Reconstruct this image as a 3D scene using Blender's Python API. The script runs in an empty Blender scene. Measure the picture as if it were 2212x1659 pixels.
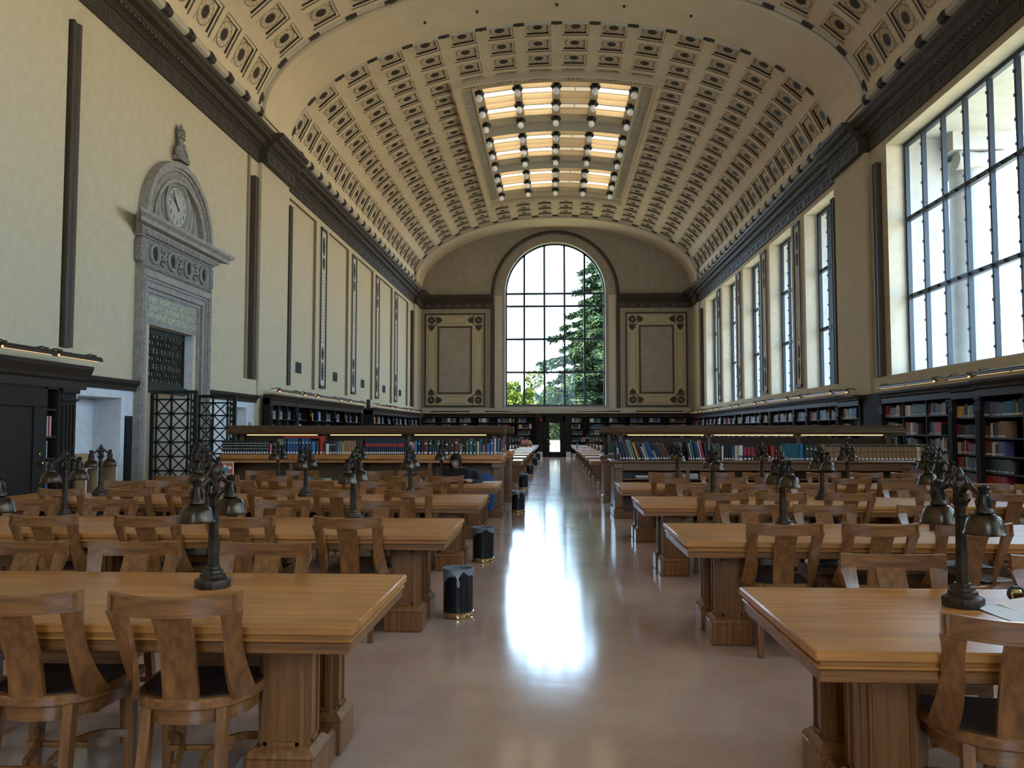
import bpy, math, random
from mathutils import Vector, Matrix
random.seed(7)
C = bpy.context.scene.collection
PI = math.pi
R = math.radians

# ---------------------------------------------------------------- materials
def _new(name):
    m = bpy.data.materials.new(name); m.use_nodes = True
    nt = m.node_tree; return m, nt, nt.nodes['Principled BSDF']
def plain(name, col, rough=0.6, metal=0.0, emit=None, es=0.0, coat=0.0, spec=0.5):
    m, nt, b = _new(name)
    b.inputs['Base Color'].default_value = (*col, 1); b.inputs['Roughness'].default_value = rough
    b.inputs['Metallic'].default_value = metal; b.inputs['Coat Weight'].default_value = coat
    b.inputs['Specular IOR Level'].default_value = spec
    if emit:
        b.inputs['Emission Color'].default_value = (*emit, 1); b.inputs['Emission Strength'].default_value = es
    return m
def noisy(name, c1, c2, scale=(4, 4, 4), rough=0.6, metal=0.0, bump=0.0, detail=4, lo=0.35, hi=0.65, coat=0.0, spec=0.5, dist=0.0, bscale=None):
    m, nt, b = _new(name); N, L = nt.nodes, nt.links
    tc = N.new('ShaderNodeTexCoord'); mp = N.new('ShaderNodeMapping'); mp.inputs['Scale'].default_value = scale
    nz = N.new('ShaderNodeTexNoise'); nz.inputs['Scale'].default_value = 1.0; nz.inputs['Detail'].default_value = detail
    nz.inputs['Distortion'].default_value = dist
    rp = N.new('ShaderNodeValToRGB'); rp.color_ramp.elements[0].position = lo; rp.color_ramp.elements[1].position = hi
    rp.color_ramp.elements[0].color = (*c1, 1); rp.color_ramp.elements[1].color = (*c2, 1)
    L.new(tc.outputs['Object'], mp.inputs['Vector']); L.new(mp.outputs[0], nz.inputs['Vector'])
    L.new(nz.outputs['Fac'], rp.inputs[0]); L.new(rp.outputs[0], b.inputs['Base Color'])
    b.inputs['Roughness'].default_value = rough; b.inputs['Metallic'].default_value = metal
    b.inputs['Coat Weight'].default_value = coat; b.inputs['Coat Roughness'].default_value = 0.15
    b.inputs['Specular IOR Level'].default_value = spec
    if bump:
        bp = N.new('ShaderNodeBump'); bp.inputs['Strength'].default_value = bump; bp.inputs['Distance'].default_value = 0.01
        if bscale:
            n2 = N.new('ShaderNodeTexNoise'); n2.inputs['Scale'].default_value = bscale; L.new(tc.outputs['Object'], n2.inputs['Vector'])
            L.new(n2.outputs['Fac'], bp.inputs['Height'])
        else:
            L.new(nz.outputs['Fac'], bp.inputs['Height'])
        L.new(bp.outputs[0], b.inputs['Normal'])
    return m
def wood(name, c1, c2, axis='x', rough=0.35, coat=0.3, k=1.0, spec=0.5):
    s = {'x': (2.2, 42, 42), 'y': (42, 2.2, 42), 'z': (42, 42, 2.2)}[axis]
    s = tuple(v*k for v in s)
    return noisy(name, c1, c2, s, rough, bump=0.05, detail=6, lo=0.28, hi=0.75, coat=coat, dist=0.25, spec=spec)

M = {}
OAK1, OAK2 = (0.105, 0.038, 0.010), (0.285, 0.112, 0.029)
M['oak_x'] = wood('oak_grain_x', OAK1, OAK2, 'x', 0.32, 0.4)
M['oak_z'] = wood('oak_grain_z', OAK1, OAK2, 'z', 0.36, 0.3)
M['oak_y'] = wood('oak_grain_y', OAK1, OAK2, 'y', 0.36, 0.3)
def top_wood():
    m, nt, b = _new('oak_table_top'); N, L = nt.nodes, nt.links
    tc = N.new('ShaderNodeTexCoord')
    mp = N.new('ShaderNodeMapping'); mp.inputs['Scale'].default_value = (1.2, 24, 24)
    n1 = N.new('ShaderNodeTexNoise'); n1.inputs['Scale'].default_value = 1; n1.inputs['Detail'].default_value = 6; n1.inputs['Distortion'].default_value = .5
    mp2 = N.new('ShaderNodeMapping'); mp2.inputs['Scale'].default_value = (0.9, 3.2, 1)
    n2 = N.new('ShaderNodeTexNoise'); n2.inputs['Scale'].default_value = 1.4; n2.inputs['Detail'].default_value = 5
    r1 = N.new('ShaderNodeValToRGB'); r1.color_ramp.elements[0].color = (0.36, 0.138, 0.028, 1); r1.color_ramp.elements[1].color = (0.58, 0.25, 0.06, 1)
    r1.color_ramp.elements[0].position = .3; r1.color_ramp.elements[1].position = .7
    r2 = N.new('ShaderNodeValToRGB'); r2.color_ramp.elements[0].color = (0.62, 0.58, 0.55, 1); r2.color_ramp.elements[1].color = (1, 1, 1, 1)
    r2.color_ramp.elements[0].position = .32; r2.color_ramp.elements[1].position = .55
    mx = N.new('ShaderNodeMix'); mx.data_type = 'RGBA'; mx.blend_type = 'MULTIPLY'; mx.inputs[0].default_value = .8
    L.new(tc.outputs['Object'], mp.inputs[0]); L.new(mp.outputs[0], n1.inputs['Vector']); L.new(n1.outputs['Fac'], r1.inputs[0])
    L.new(tc.outputs['Object'], mp2.inputs[0]); L.new(mp2.outputs[0], n2.inputs['Vector']); L.new(n2.outputs['Fac'], r2.inputs[0])
    L.new(r1.outputs[0], mx.inputs[6]); L.new(r2.outputs[0], mx.inputs[7]); L.new(mx.outputs[2], b.inputs['Base Color'])
    b.inputs['Roughness'].default_value = .38; b.inputs['Coat Weight'].default_value = .18; b.inputs['Coat Roughness'].default_value = .18
    return m
M['oak_top'] = top_wood()
M['counter_oak'] = wood('counter_oak', (0.11, 0.048, 0.015), (0.21, 0.098, 0.034), 'x', 0.38, 0.25)
M['canopy_oak'] = wood('canopy_oak', (0.055, 0.028, 0.011), (0.11, 0.056, 0.022), 'x', 0.5, 0.0, spec=0.3)
M['dark_oak'] = wood('dark_oak', (0.012, 0.008, 0.006), (0.028, 0.018, 0.012), 'z', 0.6, 0.0, spec=0.2)
M['dark_oak_matte'] = wood('dark_oak_matte', (0.016, 0.011, 0.008), (0.036, 0.023, 0.015), 'z', 0.7, 0.0, spec=0.12)
M['dark_oak_x'] = wood('dark_oak_x', (0.020, 0.012, 0.007), (0.050, 0.029, 0.016), 'x', 0.5, 0.0, spec=0.25)
M['leather'] = noisy('black_leather', (0.010, 0.010, 0.013), (0.022, 0.022, 0.026), (30, 30, 30), 0.34, bump=0.06)
M['bronze'] = noisy('aged_bronze', (0.030, 0.020, 0.013), (0.075, 0.050, 0.030), (18, 18, 18), 0.28, metal=0.8, bump=0.03)
M['bronze_dark'] = noisy('dark_cast_bronze', (0.022, 0.015, 0.011), (0.06, 0.040, 0.026), (30, 30, 30), 0.42, metal=0.7, bump=0.12)
M['gate_bronze'] = noisy('green_black_bronze', (0.018, 0.020, 0.014), (0.04, 0.042, 0.028), (20, 20, 20), 0.5, metal=0.6)
M['brass'] = plain('polished_brass', (0.62, 0.46, 0.20), 0.18, 1.0)
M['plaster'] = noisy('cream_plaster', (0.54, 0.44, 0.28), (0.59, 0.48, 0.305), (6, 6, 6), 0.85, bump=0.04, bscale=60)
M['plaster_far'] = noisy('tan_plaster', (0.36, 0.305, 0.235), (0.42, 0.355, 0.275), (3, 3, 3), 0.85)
M['plaster_light'] = noisy('pale_plaster', (0.55, 0.48, 0.37), (0.60, 0.53, 0.42), (5, 5, 5), 0.85)
M['ceiling'] = noisy('vault_plaster', (0.72, 0.575, 0.40), (0.78, 0.625, 0.44), (1.2, 1.2, 1.2), 0.85)
M['coffer_dark'] = plain('coffer_brown_paint', (0.045, 0.032, 0.022), 0.7)
M['coffer_line'] = plain('coffer_tan_line', (0.22, 0.17, 0.11), 0.8)
M['cornice'] = noisy('umber_cornice', (0.034, 0.021, 0.011), (0.066, 0.043, 0.024), (14, 14, 14), 0.6, bump=0.25)
M['cornice_lt'] = noisy('umber_frieze', (0.075, 0.060, 0.038), (0.11, 0.09, 0.06), (20, 20, 20), 0.6)
M['strip'] = noisy('umber_strip', (0.056, 0.036, 0.018), (0.078, 0.050, 0.026), (9, 9, 2), 0.6)
M['jamb_tan'] = plain('tan_reveal', (0.27, 0.19, 0.115), 0.8)
M['stone'] = noisy('grey_stone', (0.24, 0.21, 0.17), (0.34, 0.30, 0.25), (8, 8, 8), 0.6, bump=0.05)
M['stone_dark'] = noisy('carved_grey_stone', (0.14, 0.122, 0.098), (0.29, 0.26, 0.215), (26, 26, 26), 0.7, bump=0.5)
M['marble'] = noisy('white_marble', (0.62, 0.62, 0.62), (0.74, 0.74, 0.74), (3, 3, 3), 0.35, dist=1.5)
M['gold'] = plain('gilt_letter', (0.72, 0.66, 0.40), 0.35, 0.6)
M['ink'] = plain('dark_ink', (0.02, 0.02, 0.02), 0.6)
M['clock_face'] = plain('cream_dial', (0.42, 0.40, 0.33), 0.6)
M['steel'] = plain('blue_grey_steel', (0.035, 0.045, 0.06), 0.45, 0.4)
M['black_metal'] = plain('black_metal', (0.008, 0.008, 0.010), 0.35, 0.2)
M['white_paper'] = plain('white_paper', (0.75, 0.75, 0.74), 0.8)
M['pink_paper'] = plain('pale_pink_paper', (0.78, 0.66, 0.60), 0.8)
M['terrace'] = noisy('warm_paving', (0.60, 0.46, 0.27), (0.68, 0.53, 0.32), (1, 1, 1), 0.9)
M['ext_stone'] = noisy('pale_granite', (0.42, 0.42, 0.41), (0.48, 0.48, 0.47), (3, 3, 3), 0.8)
M['grass'] = noisy('lawn', (0.09, 0.095, 0.045), (0.16, 0.15, 0.08), (1.5, 1.5, 1.5), 0.9)
M['ply'] = wood('plywood', (0.30, 0.19, 0.085), (0.40, 0.26, 0.125), 'z', 0.6, 0.0)
M['trunk'] = noisy('bark', (0.04, 0.03, 0.02), (0.09, 0.065, 0.045), (6, 6, 1), 0.9)
M['lamp_glow'] = plain('warm_tube', (1, .8, .5), .5, 0, (1.0, 0.62, 0.28), .8)
M['strip_glow'] = plain('pale_strip', (1, .85, .6), .5, 0, (1.0, 0.74, 0.36), 1.15)
M['liner'] = None

def glass_mat(name, tint, gl, rough=0.02):
    m = bpy.data.materials.new(name); m.use_nodes = True; nt = m.node_tree; N, L = nt.nodes, nt.links
    N.remove(N['Principled BSDF']); o = N['Material Output']
    t = N.new('ShaderNodeBsdfTransparent'); t.inputs[0].default_value = (*tint, 1)
    g = N.new('ShaderNodeBsdfGlossy'); g.inputs['Roughness'].default_value = rough
    mx = N.new('ShaderNodeMixShader'); mx.inputs[0].default_value = gl
    L.new(t.outputs[0], mx.inputs[1]); L.new(g.outputs[0], mx.inputs[2]); L.new(mx.outputs[0], o.inputs['Surface'])
    return m
M['pane'] = glass_mat('window_glass', (0.93, 0.97, 1.0), 0.015)
M['clear_plastic'] = glass_mat('clear_plastic', (0.82, 0.88, 0.92), 0.14, 0.1)
def liner_mat():
    m = bpy.data.materials.new('thin_white_plastic'); m.use_nodes = True; nt = m.node_tree; N, L = nt.nodes, nt.links
    b = N['Principled BSDF']; b.inputs['Base Color'].default_value = (.75, .77, .82, 1); b.inputs['Roughness'].default_value = .3
    t = N.new('ShaderNodeBsdfTransparent'); mx = N.new('ShaderNodeMixShader'); mx.inputs[0].default_value = .22
    L.new(t.outputs[0], mx.inputs[1]); L.new(b.outputs[0], mx.inputs[2]); L.new(mx.outputs[0], N['Material Output'].inputs['Surface'])
    return m
M['liner'] = liner_mat()
def floor_mat():
    m, nt, b = _new('polished_linoleum'); N, L = nt.nodes, nt.links
    tc = N.new('ShaderNodeTexCoord')
    n1 = N.new('ShaderNodeTexNoise'); n1.inputs['Scale'].default_value = 1.3; n1.inputs['Detail'].default_value = 8; n1.inputs['Roughness'].default_value = .7
    r1 = N.new('ShaderNodeValToRGB'); r1.color_ramp.elements[0].color = (0.42, 0.275, 0.205, 1); r1.color_ramp.elements[1].color = (0.54, 0.375, 0.295, 1)
    r1.color_ramp.elements[0].position = .3; r1.color_ramp.elements[1].position = .7
    n3 = N.new('ShaderNodeTexNoise'); n3.inputs['Scale'].default_value = 45; n3.inputs['Detail'].default_value = 2
    r3 = N.new('ShaderNodeValToRGB'); r3.color_ramp.elements[0].color = (.8, .8, .8, 1); r3.color_ramp.elements[1].color = (1.08, 1.08, 1.08, 1)
    mx = N.new('ShaderNodeMix'); mx.data_type = 'RGBA'; mx.blend_type = 'MULTIPLY'; mx.inputs[0].default_value = .6
    L.new(tc.outputs['Object'], n1.inputs['Vector']); L.new(n1.outputs['Fac'], r1.inputs[0])
    L.new(tc.outputs['Object'], n3.inputs['Vector']); L.new(n3.outputs['Fac'], r3.inputs[0])
    L.new(r1.outputs[0], mx.inputs[6]); L.new(r3.outputs[0], mx.inputs[7]); L.new(mx.outputs[2], b.inputs['Base Color'])
    mp = N.new('ShaderNodeMapping'); mp.inputs['Scale'].default_value = (1.6, 5.0, 1)
    n2 = N.new('ShaderNodeTexNoise'); n2.inputs['Scale'].default_value = 1.0; n2.inputs['Detail'].default_value = 3
    bp = N.new('ShaderNodeBump'); bp.inputs['Strength'].default_value = .05; bp.inputs['Distance'].default_value = .008
    L.new(tc.outputs['Object'], mp.inputs[0]); L.new(mp.outputs[0], n2.inputs['Vector']); L.new(n2.outputs['Fac'], bp.inputs['Height'])
    L.new(bp.outputs[0], b.inputs['Normal'])
    mr = N.new('ShaderNodeMapRange'); mr.inputs['To Min'].default_value = .06; mr.inputs['To Max'].default_value = .15
    L.new(n1.outputs['Fac'], mr.inputs[0]); L.new(mr.outputs[0], b.inputs['Roughness'])
    b.inputs['Specular IOR Level'].default_value = .42
    return m
M['floor'] = floor_mat()
def leaf_mat(name, c1, c2):
    m, nt, b = _new(name); N, L = nt.nodes, nt.links
    tc = N.new('ShaderNodeTexCoord'); nz = N.new('ShaderNodeTexNoise'); nz.inputs['Scale'].default_value = 1.7
    rp = N.new('ShaderNodeValToRGB'); rp.color_ramp.elements[0].color = (*c1, 1); rp.color_ramp.elements[1].color = (*c2, 1)
    L.new(tc.outputs['Object'], nz.inputs['Vector']); L.new(nz.outputs['Fac'], rp.inputs[0]); L.new(rp.outputs[0], b.inputs['Base Color'])
    b.inputs['Roughness'].default_value = .8; b.inputs['Specular IOR Level'].default_value = .05
    return m
M['needle'] = leaf_mat('cedar_needles', (0.018, 0.036, 0.022), (0.055, 0.085, 0.035))
M['leaf'] = leaf_mat('broad_leaves', (0.05, 0.075, 0.012), (0.13, 0.16, 0.03))

# ---------------------------------------------------------------- mesh builder
class MB:
    def __init__(self): self.v = []; self.f = []; self.m = []; self.T = None
    def add(self, vs, fs, mi=0):
        n = len(self.v)
        if self.T is not None: vs = [tuple(self.T @ Vector(p)) for p in vs]
        self.v += [tuple(p) for p in vs]
        for f in fs: self.f.append(tuple(i+n for i in f)); self.m.append(mi)
        return self
    def box(self, a, b, mi=0):
        (x0, y0, z0), (x1, y1, z1) = a, b
        return self.add([(x0,y0,z0),(x1,y0,z0),(x1,y1,z0),(x0,y1,z0),(x0,y0,z1),(x1,y0,z1),(x1,y1,z1),(x0,y1,z1)],
                        [(3,2,1,0),(4,5,6,7),(0,1,5,4),(1,2,6,5),(2,3,7,6),(3,0,4,7)], mi)
    def cbox(self, a, b, c=0.006, mi=0):
        """box with chamfered edges"""
        (x0,y0,z0),(x1,y1,z1) = a, b
        rings = [(z0, c), (z0+c, 0), (z1-c, 0), (z1, c)]
        vs = []
        for z, i in rings:
            X0, X1, Y0, Y1 = x0+i, x1-i, y0+i, y1-i
            k = c
            vs += [(X0+k,Y0,z),(X1-k,Y0,z),(X1,Y0+k,z),(X1,Y1-k,z),(X1-k,Y1,z),(X0+k,Y1,z),(X0,Y1-k,z),(X0,Y0+k,z)]
        fs = [tuple(range(7,-1,-1)), tuple(range(24,32))]
        for r in range(3):
            for j in range(8):
                a_, b_ = r*8+j, r*8+(j+1)%8
                fs.append((a_, b_, b_+8, a_+8))
        return self.add(vs, fs, mi)
    def lathe(self, prof, n=24, c=(0,0,0), mi=0, cap=True, start=0.0):
        vs = []; fs = []
        for r, z in prof:
            for j in range(n):
                t = start+2*PI*j/n
                vs.append((c[0]+r*math.cos(t), c[1]+r*math.sin(t), c[2]+z))
        for i in range(len(prof)-1):
            for j in range(n):
                a, b = i*n+j, i*n+(j+1)%n
                fs.append((a, b, b+n, a+n))
        if cap:
            fs.append(tuple(range(n-1,-1,-1))); k = (len(prof)-1)*n; fs.append(tuple(range(k, k+n)))
        return self.add(vs, fs, mi)
    def loft(self, secs, mi=0, cap=True, closed=True):
        n = len(secs[0]); vs = [p for s in secs for p in s]; fs = []
        for i in range(len(secs)-1):
            for j in range(n if closed else n-1):
                a, b = i*n+j, i*n+(j+1)%n
                fs.append((a, b, b+n, a+n))
        if cap and closed:
            fs.append(tuple(range(n-1,-1,-1))); k = (len(secs)-1)*n; fs.append(tuple(range(k, k+n)))
        return self.add(vs, fs, mi)
    def tube(self, pts, r, n=8, mi=0):
        pts = [Vector(p) for p in pts]; rs = r if isinstance(r, (list, tuple)) else [r]*len(pts)
        secs = []; prev = None
        for i, p in enumerate(pts):
            d = (pts[min(i+1, len(pts)-1)]-pts[max(i-1, 0)]).normalized()
            if prev is None:
                u = d.cross(Vector((0,0,1)))
                if u.length < .05: u = d.cross(Vector((0,1,0)))
            else: u = prev - d*prev.dot(d)
            u.normalize(); prev = u; w = d.cross(u)
            secs.append([tuple(p + u*(rs[i]*math.cos(2*PI*j/n)) + w*(rs[i]*math.sin(2*PI*j/n))) for j in range(n)])
        return self.loft(secs, mi)
    def bar(self, pts, w, h, up=(0,0,1), mi=0):
        """rectangular bar along a path; w across, h along 'up'"""
        pts = [Vector(p) for p in pts]; up = Vector(up); secs = []
        for i, p in enumerate(pts):
            d = (pts[min(i+1, len(pts)-1)]-pts[max(i-1, 0)]).normalized()
            u = d.cross(up).normalized(); q = u.cross(d).normalized()
            W = w[i] if isinstance(w, (list, tuple)) else w; H = h[i] if isinstance(h, (list, tuple)) else h
            secs.append([tuple(p+u*sx*W/2+q*sy*H/2) for sx, sy in ((-1,-1),(1,-1),(1,1),(-1,1))])
        return self.loft(secs, mi)
    def prism(self, poly, h0, h1, plane='z', mi=0):
        def P(a, b, h): return {'z': (a,b,h), 'y': (a,h,b), 'x': (h,a,b)}[plane]
        n = len(poly)
        vs = [P(a,b,h0) for a,b in poly]+[P(a,b,h1) for a,b in poly]
        fs = [tuple(range(n-1,-1,-1)), tuple(range(n,2*n))]+[(i,(i+1)%n,(i+1)%n+n,i+n) for i in range(n)]
        return self.add(vs, fs, mi)
    def build(self, name, mats, parent=None, loc=None, smooth=35, mesh_only=False, fix=True):
        me = bpy.data.meshes.new(name); me.from_pydata(self.v, [], self.f)
        if not isinstance(mats, (list, tuple)): mats = [mats]
        for m in mats: me.materials.append(m)
        me.polygons.foreach_set('material_index', self.m)
        if fix:
            import bmesh
            bm = bmesh.new(); bm.from_mesh(me); bmesh.ops.recalc_face_normals(bm, faces=bm.faces); bm.to_mesh(me); bm.free()
        if smooth:
            me.polygons.foreach_set('use_smooth', [True]*len(me.polygons)); me.set_sharp_from_angle(angle=R(smooth))
        me.update()
        if mesh_only: return me
        o = bpy.data.objects.new(name, me); C.objects.link(o)
        if parent is not None: o.parent = parent
        if loc: o.location = loc
        return o
def empty(name, label, cat, loc=(0,0,0), rz=0.0, group=None):
    o = bpy.data.objects.new(name, None); o.empty_display_size = .1; C.objects.link(o)
    o.location = loc; o.rotation_euler = (0,0,rz); return tag(o, label, cat, group)
def tag(o, label, cat, group=None, kind=None):
    o['label'] = label; o['category'] = cat
    if group: o['group'] = group
    if kind: o['kind'] = kind
    return o
def struct(o, label=None, cat=None):
    o['kind'] = 'structure'
    if label: o['label'] = label; o['category'] = cat
    return o
def kids(o): return KIDS.get(o.name, [])
KIDS = {}
def reg(root, *chs):
    KIDS.setdefault(root.name, []).extend(chs); return root
def dup(root, loc, rz, label, group=None):
    r = root.copy(); C.objects.link(r); r.location = loc; r.rotation_euler = (0,0,rz); r['label'] = label
    if group: r['group'] = group
    for ch in kids(root):
        c = ch.copy(); C.objects.link(c); c.parent = r
        for g in kids(ch):
            d = g.copy(); C.objects.link(d); d.parent = c
    return r
ORD = ['zeroth','first','second','third','fourth','fifth','sixth','seventh','eighth','ninth','tenth','eleventh','twelfth','thirteenth','fourteenth','fifteenth','sixteenth','seventeenth','eighteenth','nineteenth','twentieth','twenty-first','twenty-second','twenty-third','twenty-fourth','twenty-fifth','twenty-sixth','twenty-seventh','twenty-eighth','twenty-ninth','thirtieth']
# ---------------------------------------------------------------- room shell
XL, XR, XC = -7.95, 8.2, 0.125
YB, YF = -14.5, 48.6
ZS, VA, VB = 10.0, 8.05, 3.7           # vault spring height and half axes
SILL, HEAD = 2.85, 8.55
PIERS = [(10.4, 12.7), (21.6, 23.9)]
WIN_MAIN = [(24.32+4.4*k, 27.2+4.4*k) for k in range(5)]
WIN_BIG = (13.6, 20.5)
WIN_NEAR = [(34.1-b, 34.1-a) for a, b in WIN_MAIN]

def gw(mb, axis, c0, c1, ur, zr, holes, mi=0, mj=0):
    """a wall slab between planes c0 (room side) and c1, with rectangular holes (u0,u1,z0,z1) and their reveals"""
    us = sorted({ur[0], ur[1], *[min(max(h[i], ur[0]), ur[1]) for h in holes for i in (0, 1)]})
    zs = sorted({zr[0], zr[1], *[min(max(h[i], zr[0]), zr[1]) for h in holes for i in (2, 3)]})
    P = (lambda c, u, z: (c, u, z)) if axis == 'x' else (lambda c, u, z: (u, c, z))
    for i in range(len(us)-1):
        for j in range(len(zs)-1):
            um, zm = (us[i]+us[i+1])/2, (zs[j]+zs[j+1])/2
            if any(h[0] < um < h[1] and h[2] < zm < h[3] for h in holes): continue
            for c in (c0, c1):
                mb.add([P(c,us[i],zs[j]),P(c,us[i+1],zs[j]),P(c,us[i+1],zs[j+1]),P(c,us[i],zs[j+1])], [(0,1,2,3)], mi)
    for u0, u1, z0, z1 in holes:
        q = [(u0,z0),(u1,z0),(u1,z1),(u0,z1)]
        for k in range(4):
            (ua, za), (ub, zb) = q[k], q[(k+1) % 4]
            mb.add([P(c0,ua,za),P(c0,ub,zb),P(c1,ub,zb),P(c1,ua,za)], [(0,1,2,3)], mj)

# floor
f = MB().box((XL-1.2, YB-.5, -.2), (XR+.8, YF+.4, 0)).build('floor', M['floor']); struct(f)

# left wall: two layers with blind window recesses, niches, a doorway and the portal opening
PORT = (15.85, 17.85, 0.0, 3.62)
LOW = [(13.36, 14.76, 0.0, 2.1), (19.6, 20.95, 0.0, 2.1), (32.4, 34.1, 0.0, 2.3)]
rec = [(a, b, SILL, HEAD) for a, b in WIN_MAIN] + [(13.55, 20.85, SILL, HEAD)]
def left_wall():
    mb = MB()
    gw(mb, 'x', XL, XL-.1, (YB, 12.7), (0, ZS+.2), [])
    gw(mb, 'x', XL, XL-.1, (12.7, 21.6), (0, ZS+.2), LOW[:2]+[PORT], 0, 2)
    gw(mb, 'x', XL, XL-.1, (21.6, YF), (0, ZS+.2), rec[:5]+LOW[2:], 0, 1)
    for h in LOW[:2]+[PORT]:
        d = .35 if h is not PORT else 1.0
        u0, u1, z0, z1 = h
        gw(mb, 'x', XL-.1, XL-.1-d, (u0-.3, u1+.3), (0, z1+.3), [h], 2, 2)
        mb.add([(XL-.1-d,u0-.3,0),(XL-.1-d,u1+.3,0),(XL-.1-d,u1+.3,z1+.3),(XL-.1-d,u0-.3,z1+.3)], [(0,1,2,3)], 2) if h is not PORT else None
    # corridor behind the portal
    x0, x1 = XL-3.2, XL-1.1
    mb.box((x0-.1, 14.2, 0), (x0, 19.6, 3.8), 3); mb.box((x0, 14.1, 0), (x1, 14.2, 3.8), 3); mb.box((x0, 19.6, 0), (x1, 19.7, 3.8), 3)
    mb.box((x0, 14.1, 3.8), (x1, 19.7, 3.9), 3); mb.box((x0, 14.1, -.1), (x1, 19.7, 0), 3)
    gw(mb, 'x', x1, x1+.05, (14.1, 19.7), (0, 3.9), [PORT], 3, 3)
    # closed backs of the recesses and of the side doorway
    for a, b, z0, z1 in rec[:5]: mb.box((XL-.16, a-.1, z0-.1), (XL-.1, b+.1, z1+.1), 0)
    u0, u1, z0, z1 = LOW[2]
    gw(mb, 'x', XL-.1, XL-.7, (u0-.3, u1+.3), (0, 2.6), [LOW[2]], 2, 2)
    mb.box((XL-.75, u0-.3, 0), (XL-.7, u1+.3, 2.6), 2)
    return mb
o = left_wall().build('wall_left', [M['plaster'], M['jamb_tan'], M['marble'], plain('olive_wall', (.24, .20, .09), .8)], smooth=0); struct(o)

# right wall with the windows
def right_wall():
    mb = MB()
    holes = [(a, b, SILL, HEAD) for a, b in WIN_MAIN+WIN_NEAR]+[(WIN_BIG[0], WIN_BIG[1], SILL, HEAD)]
    gw(mb, 'x', XR, XR+.55, (YB, YF), (0, ZS+.2), holes, 0, 1)
    return mb
o = right_wall().build('wall_right', [M['plaster'], M['plaster_light']], smooth=0); struct(o)

# end walls with the great arched windows
AW, ASP, AZ0 = 2.95, 9.72, 2.94     # half width, spring, sill of the arched window
AX = 0.10
def end_wall(yf, yb, mat):
    mb = MB()
    xs0, xs1 = XL-.5, XR+.55
    for y in (yf, yb):
        mb.add([(xs0,y,0),(AX-AW,y,0),(AX-AW,y,14.8),(xs0,y,14.8)], [(0,1,2,3)])
        mb.add([(AX+AW,y,0),(xs1,y,0),(xs1,y,14.8),(AX+AW,y,14.8)], [(0,1,2,3)])
        if yf > 0:
            for a, b, c, d in ((AX-AW, -.3, 0, AZ0), (.42, AX+AW, 0, AZ0), (-.3, .42, 2.05, AZ0)): mb.add([(a,y,c),(b,y,c),(b,y,d),(a,y,d)], [(0,1,2,3)])
        else: mb.add([(AX-AW,y,0),(AX+AW,y,0),(AX+AW,y,AZ0),(AX-AW,y,AZ0)], [(0,1,2,3)])
        n = 32
        for i in range(n):
            t0, t1 = PI-PI*i/n, PI-PI*(i+1)/n
            p0 = (AX+AW*math.cos(t0), ASP+AW*math.sin(t0)); p1 = (AX+AW*math.cos(t1), ASP+AW*math.sin(t1))
            mb.add([(p0[0],y,p0[1]),(p1[0],y,p1[1]),(p1[0],y,14.8),(p0[0],y,14.8)], [(0,1,2,3)])
    if yf > 0:
        for a, b in (((-.3,0),(-.3,2.05)), ((-.3,2.05),(.42,2.05)), ((.42,2.05),(.42,0))): mb.add([(a[0],yf,a[1]),(b[0],yf,b[1]),(b[0],yb,b[1]),(a[0],yb,a[1])], [(0,1,2,3)], 1)
    pts = [(AX+AW, AZ0), (AX+AW, ASP)]+[(AX+AW*math.cos(PI*i/32), ASP+AW*math.sin(PI*i/32)) for i in range(1, 33)]+[(AX-AW, AZ0)]
    for i in range(len(pts)):
        a, b = pts[i], pts[(i+1) % len(pts)]
        mb.add([(a[0],yf,a[1]),(b[0],yf,b[1]),(b[0],yb,b[1]),(a[0],yb,a[1])], [(0,1,2,3)], 1)
    return mb
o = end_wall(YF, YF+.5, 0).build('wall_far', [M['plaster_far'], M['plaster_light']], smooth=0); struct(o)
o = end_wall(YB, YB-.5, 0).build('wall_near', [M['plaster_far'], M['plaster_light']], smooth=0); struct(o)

def arch_window(name, y, n=32):
    e = empty(name, 'x', 'window'); del e['label']; del e['category']; e['kind'] = 'structure'
    mb = MB(); w = .062
    xs = [AX-AW, -1.73, -.53, .66, 1.85, AX+AW]
    def top(x): return ASP+math.sqrt(max(AW*AW-(x-AX)**2, 0))
    for i, x in enumerate(xs):
        if 0 < i < 5: mb.box((x-w, y-.05, AZ0), (x+w, y+.05, top(x)))
    mb.box((AX-AW, y-.05, AZ0), (AX-AW+.1, y+.05, ASP)); mb.box((AX+AW-.1, y-.05, AZ0), (AX+AW, y+.05, ASP))
    mb.box((AX-AW, y-.08, AZ0), (AX+AW, y+.06, AZ0+.12))
    for z in (9.66, 8.91, 6.94, 4.97): mb.box((AX-AW, y-.06, z-.06), (AX+AW, y+.06, z+.06))
    secs = []
    for i in range(n+1):
        t = PI*i/n; c, s = math.cos(t), math.sin(t)
        secs.append([(AX+r*c, yy, ASP+r*s) for r, yy in ((AW, y-.05), (AW-.1, y-.05), (AW-.1, y+.05), (AW, y+.05))])
    mb.loft(secs)
    mb.build('window_frame', M['steel'], e)
    p = MB(); poly = [(AX-AW, AZ0), (AX+AW, AZ0), (AX+AW, ASP)]+[(AX+AW*math.cos(PI*i/n), ASP+AW*math.sin(PI*i/n)) for i in range(1, n)]+[(AX-AW, ASP)]
    p.add([(a, y+.03, b) for a, b in poly], [tuple(range(len(poly)))])
    p.build('window_pane', M['pane'], e, smooth=0)
arch_window('window_1', YF+.42)
arch_window('window_7', YB-.42)

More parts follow.
